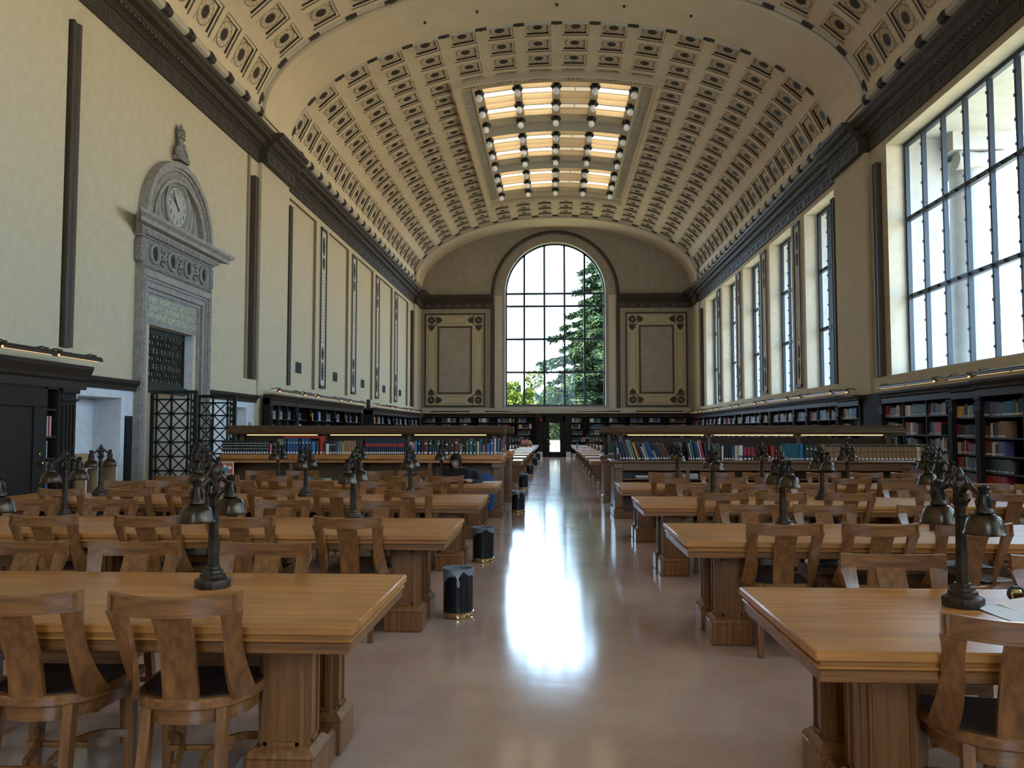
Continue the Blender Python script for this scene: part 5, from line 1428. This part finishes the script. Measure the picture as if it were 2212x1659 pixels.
for i, (z, cols) in enumerate(((1.42, (('white', .05, .30), ('crimson', .05, .30), ('cream', .03, .30))), (1.10, (('teal', .03, .27), ('white', .02, .25))), (.80, (('crimson', .03, .25), ('sage', .03, .24), ('teal', .03, .25))), (.50, (('navy', .04, .25), ('blue', .05, .26))))):
    y = ya+1.72
    for j, (c, w, h) in enumerate(cols):
        book((XL+.22+D_-.04, y, z+.001), PI/2, c, w, .19, h, '%s book in the narrow bay beside the dark door, shelf %s' % (c, ['at the top', 'second', 'third', 'fourth'][i]), 'books beside the dark door', 0, None, False); y += w+.002
shelf_light((XL+.22+D_+.20, 10.5, 2.62), PI/2, 1.15, 'glowing shelf light above the dark panelled door'); shelf_light((XL+.22+D_+.20, 11.75, 2.62), PI/2, 1.15, 'glowing shelf light above the bay beside the dark door')

# ---------------------------------------------------------------- door in the far wall
e = empty('door_1', 'x', 'door', (0.03, YF-.42, 0)); del e['label']; del e['category']; e['kind'] = 'structure'
mb = MB()
for s in (-1, 1):
    mb.box((s*.62-.12, 0, 0), (s*.62+.12, .42, 2.4)); mb.cbox((s*.80-.13, -.06, .30), (s*.80+.13, .42, 2.4), .01)
mb.box((-.62, 0, 2.05), (.62, .42, 2.42)); mb.box((-.9, -.08, 2.4), (.9, .42, 2.52))
mb.build('door_frame', M['dark_oak'], e, smooth=0)
mb = MB()
for s in (-1, 1): mb.box((s*.82-.14, -.09, 0), (s*.82+.14, .42, .30))
mb.build('stone_base', M['marble'], e, smooth=0)
mb = MB(); mb.box((-.5, .06, 0), (-.27, .11, 2.05)); mb.box((.33, .06, 0), (.5, .11, 2.05)); mb.box((-.27, .06, 0), (.33, .11, .30)); mb.box((-.27, .06, 1.97), (.33, .11, 2.05))
lf = mb.build('door_leaf', M['dark_oak'], e, smooth=0)
MB().add([(-.27,.085,.30),(.33,.085,.30),(.33,.085,1.97),(-.27,.085,1.97)], [(0,1,2,3)]).build('door_pane', glass_mat('door_glass', (.75, .85, .85), .12), e, smooth=0)
MB().box((-.27, .075, .98), (.33, .095, 1.01)).build('glazing_bar', M['white_paper'], e, smooth=0)
hd = MB().lathe([(.02, 0), (.03, .03), (.02, .05)], 10).build('door_handle', M['brass'], e); hd.location = (-.36, .06, 1.0); hd.rotation_euler = (PI/2, 0, 0)
sg = MB().box((-.07, -.012, -.06), (.07, 0, .06)).build('small_sign', BM_['red'], smooth=0); sg.location = (-.74, YF-.50, 2.16); tag(sg, 'tiny red sign on the bookcase beside the far door', 'sign')

# ---------------------------------------------------------------- small things on the tables
e = empty('loose_papers', 'pale pink written sheets curling beside the lamp on the front window-side table', 'papers', (1.90, 3.52, TH))
for k, (dx, dy, rz, m) in enumerate(((0, 0, .1, 'white_paper'), (.12, .06, .35, 'pink_paper'), (.30, .02, -.15, 'pink_paper'), (.26, .10, .2, 'white_paper'))):
    mb = MB(); n = 8; secs = []
    for i in range(n+1):
        t = i/n; z = .002+k*.004+.035*max(0, t-.45)**1.5*(1.2 if k else .5); secs.append([(-.11, -.14+.28*t, z), (.11, -.14+.28*t, z+.012*t), (.11, -.14+.28*t, z+.0125*t+.0006), (-.11, -.14+.28*t, z+.0006)])
    mb.loft(secs); q = mb.build('sheet', M[m], e); q.location = (dx, dy, 0); q.rotation_euler = (0, 0, rz)
e = empty('wrist_watch', 'small black strap with brass-rimmed disc lying by the papers', 'watch', (2.03, 3.80, TH))
mb = MB(); mb.T = Matrix.Rotation(PI/2, 4, 'X'); mb.lathe([(.028, -.012), (.034, -.012), (.034, .012), (.028, .012)], 20, (0, .034, 0), cap=False); mb.T = None; mb.build('strap', M['black_metal'], e)
mb = MB(); mb.T = Matrix.Translation((.0, -.012, .034)) @ Matrix.Rotation(PI/2, 4, 'X'); mb.lathe([(.02, 0), (.024, .004), (.02, .008)], 20); mb.build('case', M['brass'], e)
pp = MB().box((-.12, -.15, 0), (.12, .15, .003)).build('paper_sheet', M['white_paper'], smooth=0); pp.location = (2.97, 5.95, .488); pp.rotation_euler = (0, 0, .3); tag(pp, 'white sheet lying on a chair seat at the second window-side table', 'paper')
e = empty('table_sign', 'small framed sign with an abstract orange and teal picture on the fourth clock-side table', 'sign', (-4.86, 12.15, TH), 0)
mb = MB(); mb.box((-.108, -.006, 0), (.108, 0, .29)); mb.box((-.09, -.03, 0), (.09, .08, .008)); mb.build('holder', M['white_paper'], e, smooth=0)
def pic(polys, name):
    for i, (P, m) in enumerate(polys): MB().prism(P, -.0075-i*.0006, -.006, 'y').build(name, plain('print_%d' % i, m, .6), e, smooth=0)
pic([([(-.096,.012),(.096,.012),(.096,.278),(-.096,.278)], (.42,.10,.05)), ([(-.096,.012),(.096,.012),(.096,.12),(-.096,.12)], (.30,.42,.55)), ([(-.08,.12),(-.07,.18),(-.02,.21),(.03,.20),(.03,.12)], (.05,.20,.26)),
     ([(-.04,.012),(-.05,.11),(.04,.13),(.05,.012)], (.65,.22,.08)), ([(-.02+.022*math.cos(a),.225+.026*math.sin(a)) for a in [2*PI*k/14 for k in range(14)]], (.70,.66,.62)), ([(.02,.19),(.075,.185),(.08,.225),(.025,.232)], (.68,.68,.72)),
     ([(.05,.012),(.096,.012),(.096,.09),(.06,.10)], (.06,.06,.12)), ([(.055,.03),(.09,.05),(.08,.075)], (.7,.7,.72))], 'picture')
e = empty('water_bottle', 'clear plastic bottle on the aisle corner of the window-side low shelf', 'bottle', (1.10, RY+.02, .99))
MB().lathe([(.032, 0), (.034, .02), (.032, .10), (.033, .14), (.014, .18), (.013, .2)], 16).build('bottle_body', M['clear_plastic'], e)
MB().lathe([(.015, .2), (.015, .215)], 12).build('cap', M['white_paper'], e)
e = empty('cyan_bottle', 'small cyan drink bottle on a far window-side table near the end door', 'bottle', (1.0, 35.4, TH))
MB().lathe([(.035, 0), (.037, .16), (.02, .2)], 12).build('bottle_body', BM_['bright blue'], e); MB().lathe([(.02, .2), (.02, .23)], 10).build('cap', M['white_paper'], e)
for k, (x_, y_) in enumerate(((1.25, 32.6), (1.5, 38.0))):
    o = MB().cbox((-.2, -.15, 0), (.2, .15, .03), .004).build('paper_heap', M['pink_paper']); o.location = (x_, y_, TH); tag(o, 'pale papers on a far window-side table, %s' % ['nearer heap', 'farther heap'][k], 'papers')
o = MB().cbox((-.1, -.08, 0), (.1, .08, .12), .006).build('cardboard_box', M['ply']); o.location = (-1.12, LY+3.3, 1.086); tag(o, 'little brown box at the aisle end of the rear clock-side shelf', 'box')

# laptop, notes, bag
PX0, PYT = -1.42, 11.93
e = empty('laptop', 'open black laptop seen from behind its lid in front of the reading woman', 'laptop', (-1.42, 12.05, TH), .06)
MB().cbox((-.17, -.10, 0), (.17, .13, .018), .004).build('keyboard_base', M['black_metal'], e)
mb = MB(); mb.cbox((-.17, -.006, 0), (.17, .006, .205), .003); l_ = mb.build('lid', M['black_metal'], e); l_.location = (0, -.10, .012); l_.rotation_euler = (R(12), 0, 0)
o = MB().box((-.2, -.13, 0), (.2, .13, .004)).build('paper_sheet', M['white_paper'], smooth=0); o.location = (-1.02, 12.18, TH); o.rotation_euler = (0, 0, .1); tag(o, 'white sheet of notes beside the laptop of the reading woman', 'paper')
mb = MB(); mb.loft([[( .17*a*r, .09*b*r, z) for a, b in [(math.cos(2*PI*k/16), math.sin(2*PI*k/16)) for k in range(16)]] for r, z in ((.7, 0), (1.05, .05), (1.1, .2), (.95, .30), (.7, .36), (.3, .38))])
mb.tube([(-.1, 0, .33), (-.06, .02, .42), (.06, .02, .42), (.1, 0, .33)], .012, 6)
o = mb.build('black_bag', M['leather']); tag(o, 'slouched dark bag hung between chairs beside the reading woman', 'bag'); o.location = (-2.12, ROWL[3]+TD/2-.21, .485)
# ---------------------------------------------------------------- people
SKIN = plain('skin', (.42, .235, .16), .55); HAIR = plain('black_hair', (.010, .007, .006), .75, spec=.2); KNIT = plain('black_knit', (.010, .011, .015), .85)
JEAN = plain('dark_jeans', (.015, .022, .05), .85); PEACH = plain('peach_shirt', (.62, .34, .22), .85); LIPS = plain('lips', (.30, .10, .08), .5); EYE = plain('eye_dark', (.012, .010, .010), .3); SHOE = plain('dark_shoe', (.02, .02, .022), .6); JACK = plain('blue_jacket', (.015, .05, .16), .8)
def skin_mesh(pts, edges, rad, sub=2):
    me = bpy.data.meshes.new('sk'); me.from_pydata(pts, edges, []); o = bpy.data.objects.new('sk', me); C.objects.link(o)
    o.modifiers.new('s', 'SKIN'); sv = me.skin_vertices[0].data
    for i, r in enumerate(rad): sv[i].radius = (r, r) if not isinstance(r, tuple) else r
    sv[0].use_root = True
    m = o.modifiers.new('u', 'SUBSURF'); m.levels = sub; m.render_levels = sub
    dg = bpy.context.evaluated_depsgraph_get(); out = bpy.data.meshes.new_from_object(o.evaluated_get(dg))
    v = [tuple(p.co) for p in out.vertices]; f = [tuple(p.vertices) for p in out.polygons]
    bpy.data.objects.remove(o); return v, f
def head_geo(mb, c, yaw, pitch, roll, s=1.0, mi=0):
    """head facing -y before rotation: cranium, brow, nose, cheeks and chin in one skin"""
    T = Matrix.Translation(c) @ Matrix.Rotation(yaw, 4, 'Z') @ Matrix.Rotation(pitch, 4, 'X') @ Matrix.Rotation(roll, 4, 'Y') @ Matrix.Scale(s, 4)
    vs = []; fs = []; nu, nv = 28, 20
    for j in range(nv+1):
        ph = PI*j/nv; z = math.cos(ph); q = math.sin(ph)
        for i in range(nu):
            a = 2*PI*i/nu; x, y = q*math.sin(a), -q*math.cos(a)
            X, Y, Z = x*.074, y*.093, z*.115
            if Z < -.02: k = min(1, (-.02-Z)/.095); X *= 1-.34*k; Y = Y*(1-.18*k) + (-.008*k if Y < 0 else .02*k)
            fx = abs(X)
            if Y < -.04:
                Y -= .026*math.exp(-(fx/.012)**2)*math.exp(-((Z+.018)/.022)**2)      # nose
                Y += .010*math.exp(-((fx-.030)/.014)**2)*math.exp(-((Z-.010)/.014)**2)  # sockets
                Y -= .006*math.exp(-(fx/.026)**2)*math.exp(-((Z+.058)/.012)**2)
            vs.append((X, Y, Z))
    for j in range(nv):
        for i in range(nu): a = j*nu+i; b = j*nu+(i+1) % nu; fs.append((a, b, b+nu, a+nu))
    mb.T = T; mb.add(vs, fs, mi)
    for sx in (-1, 1):
        mb.loft([[(sx*(.072+.006*k), .01+.014*math.cos(t)*(1-.3*k), -.005+.028*math.sin(t)*(1-.2*k)) for t in [2*PI*q/10 for q in range(10)]] for k in (0, 1, 2)], mi)
    mb.T = None; return T
def hand_geo(mb, w, d, up, mi=0, s=1.0):
    """palm with four bent fingers and a thumb; w wrist, d direction of the fingers, up back of the hand"""
    d = Vector(d).normalized(); up = Vector(up); u = d.cross(up).normalized(); n = u.cross(d).normalized(); w = Vector(w)
    P = lambda a, b, c: tuple(w+d*a*s+u*b*s+n*c*s)
    mb.loft([[P(a, b*k, c*h) for b, c in ((-1,-1),(0,-1.2),(1,-1),(1.1,0),(1,1),(0,1.2),(-1,1),(-1.1,0))] for a, k, h in ((-.01,.026,.018),(.02,.034,.016),(.06,.042,.014),(.09,.040,.012))], mi)
    for i, L_ in enumerate((.064, .075, .070, .054)):
        b = -.030+.020*i; mb.tube([P(.085, b, 0), P(.085+L_*.45, b*1.05, -.004), P(.085+L_*.8, b*1.05, -.020), P(.085+L_, b*1.05, -.036)], [.0095*s, .0088*s, .0080*s, .006*s], 8, mi)
    mb.tube([P(.02, -.03, -.003), P(.045, -.055, -.012), P(.07, -.062, -.02), P(.088, -.058, -.028)], [.012*s, .011*s, .0095*s, .007*s], 8, mi)
def person(loc, rz, label, J, hy, hp, hr, hair, shirt, trousers, detail=True):
    e = empty('person', label, 'person', loc, rz)
    names = ['pelvis','belly','chest','neck','head', 'shl','ell','wrl', 'shr','elr','wrr', 'hpl','knl','anl','tol', 'hpr','knr','anr','tor']
    ed = [(0,1),(1,2),(2,3),(3,4),(2,5),(5,6),(6,7),(2,8),(8,9),(9,10),(0,11),(11,12),(12,13),(13,14),(0,15),(15,16),(16,17),(17,18)]
    rd = [(.14,.11),(.125,.10),(.145,.105),.052,.05, .062,.044,.028, .062,.044,.028, .095,.062,.042,.03, .095,.062,.042,.03]
    p = [J[n] for n in names]
    v, f = skin_mesh(p, ed, rd); mb = MB(); mb.add(v, f)
    hc = Vector(J['head'])+Vector((0, 0, .0)); T = head_geo(mb, hc, hy, hp, hr)
    for sd in 'lr':
        dvec = Vector(J['wr'+sd])-Vector(J['el'+sd]); hand_geo(mb, J['wr'+sd], (dvec.x, dvec.y, dvec.z*.3), (0, 0, 1))
    bd = mb.build('body', SKIN, e, smooth=60)
    # clothing: a jumper over trunk and arms, trousers over hips and legs, shoes
    idx = [0,1,2,3,5,6,7,8,9,10]; mp = {k: i for i, k in enumerate(idx)}
    pp = [Vector(p[k]) for k in idx]; pp[mp[3]] = Vector(p[2]).lerp(Vector(p[3]), .75)
    for a, b in ((6,7),(9,10)): pp[mp[b]] = Vector(p[a]).lerp(Vector(p[b]), .93)
    rs = [(.155,.125),(.145,.12),(.165,.125),.068,.085,.062,.044,.085,.062,.044]
    v, f = skin_mesh([tuple(q) for q in pp], [(mp[a], mp[b]) for a, b in ed if a in mp and b in mp], rs); MB().add(v, f).build('jumper', shirt, e, smooth=60)
    idx = [0,11,12,13,15,16,17]; mp = {k: i for i, k in enumerate(idx)}
    v, f = skin_mesh([p[k] for k in idx], [(mp[a], mp[b]) for a, b in ed if a in mp and b in mp], [(.15,.12),.108,.075,.055,.108,.075,.055]); MB().add(v, f).build('trousers', trousers, e, smooth=60)
    for a, b in ((13,14),(17,18)):
        A, B = Vector(p[a]), Vector(p[b]); mb = MB(); mb.tube([tuple(A+Vector((0,0,.0))), tuple(A.lerp(B,.3)-Vector((0,0,.02))), tuple(A.lerp(B,.7)-Vector((0,0,.012))), tuple(B)], [.05,.05,.045,.025], 12); mb.build('shoe', SHOE, e)
    # hair
    mb = MB(); mb.T = T; nu, nv = 28, 16; vs = []; fs = []
    for j in range(nv+1):
        for i in range(nu):
            a = 2*PI*i/nu; fr = max(0, math.cos(a))        # 1 in front of the face
            lo = hair['back'] if fr < .55 else hair['fringe']
            k = min(1, max(0, (fr-.45)/.25)); low = hair['back']*(1-k)+hair['fringe']*k
            zz = .128+(low-.128)*j/nv
            q = math.sqrt(max(0, 1-(max(zz, 0)/.128)**2)) if zz > 0 else 1-.06*min(1, -zz/.12)
            wob = 1+.02*math.sin(i*3.1+j*.4)
            vs.append((math.sin(a)*.087*q*wob, -math.cos(a)*(.104 if fr > 0 else .110)*q*wob+.004, zz))
    for j in range(nv):
        for i in range(nu): a = j*nu+i; b = j*nu+(i+1) % nu; fs.append((a, b, b+nu, a+nu))
    mb.add(vs, fs); mb.T = None; mb.build('hair', HAIR, e, smooth=60)
    if detail:
        for sx in (-1, 1):
            mb = MB(); mb.T = T; mb.lathe([(.0, -.006), (.010, -.002), (.011, .002), (.0, .005)], 10, (sx*.030, -.079, .010)); mb.build('eye', EYE, bd)
        mb = MB(); mb.T = T; mb.tube([(-.022, -.083, -.056), (-.008, -.092, -.053), (.008, -.092, -.053), (.022, -.083, -.056)], [.002, .005, .005, .002], 6); mb.build('mouth', LIPS, bd)
        for sx in (-1, 1):
            mb = MB(); mb.T = T; mb.tube([(sx*.014, -.091, .029), (sx*.030, -.089, .034), (sx*.046, -.078, .028)], [.003, .004, .002], 5)
            mb.build('eyebrow', HAIR, bd)
    return e
# reading woman: facing the camera (-y), leaning over the laptop towards her right
CY = ROWL[3]+TD/2-.225
J = dict(pelvis=(.20,.12,.56), belly=(.15,.06,.68), chest=(.06,-.03,.83), neck=(-.045,-.12,.945), head=(-.075,-.16,1.055),
         shl=(.21,-.01,.86), ell=(.30,-.22,.72), wrl=(.15,-.36,.79), shr=(-.10,-.07,.87), elr=(-.22,-.24,.74), wrr=(-.10,-.38,.79),
         hpl=(.27,.05,.54), knl=(.27,-.34,.53), anl=(.22,-.40,.10), tol=(.22,-.54,.035), hpr=(.12,.05,.54), knr=(.06,-.34,.53), anr=(.08,-.44,.10), tor=(.08,-.58,.035))
chair(-1.20, CY+.10, PI, 'oak chair on which the reading woman sits, fourth table row, clock side', 'chairs on the far side of the fourth clock table')
person((-1.36, CY, 0), 0, 'person with black bobbed hair and dark jumper leaning over a laptop at the table', J, -.15, R(14), .08, dict(back=-.175, fringe=.045), KNIT, JEAN)
# blue jacket over her chair back
mb = MB(); mb.loft([[(-1.20+a*w+dx, CY+.335+b*.05, z) for a, b in [(math.cos(2*PI*k/14), math.sin(2*PI*k/14)) for k in range(14)]] for z, w, dx in ((.86, .10, .12), (.83, .17, .10), (.72, .20, .10), (.55, .21, .10), (.40, .19, .11), (.30, .16, .12))])
o = mb.build('jacket', JACK); tag(o, 'blue jacket draped over the chair behind the reading woman', 'jacket')
# far reader seen from behind
J2 = dict(pelvis=(0,.0,.56), belly=(0,.03,.70), chest=(0,.05,.90), neck=(0,.08,1.06), head=(0,.11,1.18), shl=(.19,.05,.98), ell=(.25,.18,.78), wrl=(.16,.36,.79), shr=(-.19,.05,.98), elr=(-.25,.18,.78), wrr=(-.16,.36,.79),
          hpl=(.09,.05,.54), knl=(.11,.42,.53), anl=(.11,.40,.10), tol=(.11,.54,.035), hpr=(-.09,.05,.54), knr=(-.11,.42,.53), anr=(-.11,.40,.10), tor=(-.11,.54,.035))
FY = FAR_Y[7]-TD/2-.15
chair(-1.33, FY, 0, 'oak chair under the far reader in peach beyond the shelves', 'chairs beyond the shelves')
person((-1.33, FY, 0), 0, 'person in a peach shirt sitting with back turned at a far table', J2, PI, -R(10), 0, dict(back=-.05, fringe=.06), PEACH, JEAN, False)

# ---------------------------------------------------------------- outside
g_ = MB().box((-60, YF+.7, -3.2), (60, 140, -3)).build('ground_outside', M['grass'], smooth=0); struct(g_)
g_ = MB().box((XR+1, -90, -3.2), (160, YF+.7, -3.05)).build('terrace_outside', M['terrace'], smooth=0); struct(g_)  # unseen ground, made wide and warm to bounce light up to the vault
# deep stone reveals, columns and entablature of the facade
b_ = MB().box((-2, YF+.75, -.25), (2.2, YF+3.4, -.02)).build('ground_landing', M['ext_stone'], smooth=0); struct(b_)
bal = empty('balustrade', 'pale stone balustrade seen through the glass of the end door', 'balustrade', (.1, YF+3.2, 0))
MB().box((-1.9, -.12, .78), (1.9, .12, .92)).box((-1.9, -.12, -.02), (1.9, .12, .08)).build('rail', M['terrace'], bal, smooth=0)
for k in range(9): MB().lathe([(.06, .08), (.05, .15), (.09, .30), (.05, .55), (.045, .7), (.06, .78)], 14, (-1.6+k*.4, 0, 0)).build('baluster', M['terrace'], bal)
mb = MB()
edges = sorted(WIN_MAIN+[WIN_BIG]+WIN_NEAR); prev = YB-.5
for a, b in edges+[(YF+.5, None)]:
    mb.box((XR+.55, prev, -3), (XR+1.35, a-.06, 9.2)); prev = b+.06 if b else 0
mb.box((XR+.55, YB-.5, -3), (XR+1.35, YF+.5, SILL-.1)); mb.box((XR+.55, YB-.5, 8.7), (XR+2.9, YF+.5, 11.2))
for a, b in edges:                       # block joints on the reveals
    pass
o = mb.build('wall_facade', [M['ext_stone']], smooth=0); struct(o)
for i, yc in enumerate([20.75, 13.35]+[26.35+4.375*(k+.5) for k in range(-1, 5)]):
    mb = MB(); mb.lathe([(.62, -3), (.62, 2.3), (.66, 2.4), (.60, 2.55), (.60, 2.65), (.50, 2.75), (.49, 5), (.45, 7.7), (.47, 7.75), (.45, 7.8), (.50, 8.0), (.60, 8.1)], 28, (XR+2.1, yc, 0)); mb.box((XR+1.4, yc-.7, 8.25), (XR+2.8, yc+.7, 8.7))
    for s in (-1, 1):
        mb.T = Matrix.Translation((XR+2.1, yc+s*.5, 8.05)) @ Matrix.Rotation(PI/2, 4, 'Y'); mb.lathe([(.22, -.55), (.24, -.5), (.18, 0), (.24, .5), (.22, .55)], 16); mb.T = None
    o = mb.build('stone_column', M['ext_stone'], smooth=50); tag(o, 'pale round stone column with scroll capital outside the windows, %s along the facade' % ORD[i+1], 'column', 'facade columns')
# conifer and bright shrubs beyond the end window
def leafmass(name, seed, spec, mat, label, cat, trunk=None):
    e = empty(name, label, cat, spec['c'], 0, 'trees outside the end window'); g = random.Random(seed); mb = MB(); tb = MB()
    spec['fn'](mb, tb, g); mb.build('foliage', mat, e, smooth=0, fix=False)
    if tb.v: tb.build('branches', M['trunk'], e)
    return e
def card(mb, p, d, g, L_, w):
    d = d.normalized(); u = d.cross(Vector((g.gauss(0,1), g.gauss(0,1), g.gauss(0,1)))).normalized()*w
    q = p+d*L_; m = p+d*L_*.5+Vector((0,0,-.06*L_))
    mb.add([p, m+u, q, m-u], [(0,1,2,3)])
def conifer(Hh, rb, z0, n, clumps=30):
    def fn(mb, tb, g):
        tb.tube([(0,0,-3),(0,0,Hh*.6),(0,0,Hh)], [.4, .22, .03], 10)
        for i in range(n):
            t = (i+.5)/n; z = z0+(Hh-z0)*t; r = rb*(1-t)**.9*g.uniform(.65, 1.1)+.3; a = i*2.399+g.uniform(-.4, .4)
            pts = [Vector((math.cos(a)*r*k, math.sin(a)*r*k, z+.45*r*.3*k-.55*r*.42*k*k)) for k in (0, .25, .5, .75, 1)]
            tb.tube([tuple(p) for p in pts], [.07*(1-t)+.02, .05*(1-t)+.015, .03, .02, .006], 5)
            m = int(clumps*(r/rb+.35))
            for k in range(m):
                s = g.uniform(.12, 1)**.8; idx = min(3, int(s*4)); f = s*4-idx; p = pts[idx].lerp(pts[idx+1], f); side = Vector((-math.sin(a), math.cos(a), 0))*g.choice((-1, 1))
                b = p+side*g.uniform(0, .45)*r*.45*(1.1-s)
                for q in range(5): card(mb, b+Vector((g.gauss(0,.10), g.gauss(0,.10), g.gauss(0,.05))), side*g.uniform(.2, 1)+Vector((math.cos(a), math.sin(a), 0))*g.uniform(.1, .9)+Vector((0, 0, g.uniform(-.75, .25))), g, g.uniform(.25, .6), .075)
    return fn
def bush(rx, ry, rz, n):
    def fn(mb, tb, g):
        tb.tube([(0, 0, -3), (.1, 0, 0)], [.2, .1], 8)
        cl = [(Vector((g.gauss(0, .45)*rx, g.gauss(0, .45)*ry, g.gauss(0, .42)*rz)), g.uniform(.4, .9)) for k in range(26)]
        for i in range(n):
            c, r = g.choice(cl); v = Vector((g.gauss(0,1), g.gauss(0,1), g.gauss(0,1))).normalized()
            card(mb, c+v*r*g.uniform(.6, 1), v+Vector((g.gauss(0,.5), g.gauss(0,.5), g.gauss(0,.5))), g, g.uniform(.18, .40), .12)
    return fn
leafmass('cedar_tree', 1, dict(c=(5.0, 64, 0), fn=conifer(18.8, 8.2, 1.0, 230, 130)), M['needle'], 'tall dark drooping conifer filling the right half of the end window', 'tree')
leafmass('cedar_tree', 2, dict(c=(9.4, 70, 0), fn=conifer(15, 6, 0, 100, 70)), M['needle'], 'second dark conifer behind the tall one outside', 'tree')
for i, (x, y, z, s) in enumerate(((-3.2, 70, 3.3, 1.15), (-.6, 76, 3.6, 1.25), (1.8, 74, 3.0, 1.0), (-6.2, 78, 3.8, 1.3), (4.2, 80, 4.0, 1.3))):
    leafmass('leafy_tree', 10+i, dict(c=(x, y, z), fn=bush(2.4*s, 2*s, 2.2*s, 7000)), M['leaf'], 'sunlit yellow-green treetop low in the end window, %s one' % ['far clock-side', 'second', 'middle', 'outermost', 'hindmost'][i], 'tree')

# ---------------------------------------------------------------- light
W = bpy.data.worlds.new('World'); bpy.context.scene.world = W; W.use_nodes = True
W.node_tree.nodes['Background'].inputs[0].default_value = (.53, .76, 1.0, 1); W.node_tree.nodes['Background'].inputs[1].default_value = 10.0
def light(kind, name, loc, rot, energy, col, **k):
    d = bpy.data.lights.new(name, kind); d.energy = energy; d.color = col
    for a, b in k.items(): setattr(d, a, b)
    o = bpy.data.objects.new(name, d); C.objects.link(o); o.location = loc; o.rotation_euler = rot; return o
light('SUN', 'sun', (0, 0, 60), (R(10), R(-48), 0), 38.0, (1, .86, .64), angle=R(.6))
light('POINT', 'corridor_lamp', (XL-2.2, 16.9, 3.3), (0,0,0), 30, (1, .88, .6), shadow_soft_size=.15)
def portal(name, loc, rot, sx, sy):
    o = light('AREA', name, loc, rot, 1, (1,1,1), shape='RECTANGLE', size=sx, size_y=sy); o.data.cycles.is_portal = True; return o
portal('portal_end', (AX, YF+.55, (AZ0+12.7)/2), (-PI/2, 0, 0), 6.0, 9.9)
portal('portal_back', (AX, YB-.55, (AZ0+12.7)/2), (PI/2, 0, 0), 6.0, 9.9)
for i, (a, b) in enumerate([WIN_BIG]+WIN_MAIN+WIN_NEAR): portal('portal_side', (XR+.56, (a+b)/2, (SILL+HEAD)/2), (0, PI/2, 0), HEAD-SILL, b-a)

# ---------------------------------------------------------------- camera
Fp, CXp, CYp = 1790.0, 1106.0, 829.5; VPX, VPY = 1196.0, 931.0
d = Vector(((VPX-CXp)/Fp, (VPY-CYp)/Fp, 1)).normalized()          # world +y in camera axes (right, down, forward)
up = Vector((0, -d.z, d.y)).normalized(); rt = d.cross(up)
if rt.x < 0: rt = -rt
cam = bpy.data.cameras.new('camera'); co = bpy.data.objects.new('camera', cam); C.objects.link(co)
Rw = Vector((rt.x, d.x, up.x)); Dn = Vector((rt.y, d.y, up.y)); Fw = Vector((rt.z, d.z, up.z))
co.matrix_world = Matrix(((Rw.x, -Dn.x, -Fw.x, 0), (Rw.y, -Dn.y, -Fw.y, 0), (Rw.z, -Dn.z, -Fw.z, 1.5), (0, 0, 0, 1)))
cam.sensor_fit = 'HORIZONTAL'; cam.sensor_width = 36; cam.lens = Fp/2212*36; cam.clip_end = 400; cam.clip_start = .05
S = bpy.context.scene; S.camera = co
S.view_settings.view_transform = 'Standard'; S.view_settings.look = 'None'; S.view_settings.gamma = 1; S.view_settings.use_curve_mapping = False
S.view_settings.exposure = 0.3
S.cycles.use_denoising = True; S.cycles.max_bounces = 8; S.cycles.diffuse_bounces = 5; S.cycles.glossy_bounces = 4; S.cycles.transparent_max_bounces = 12
S.cycles.caustics_reflective = False; S.cycles.caustics_refractive = False; S.cycles.sample_clamp_indirect = 6
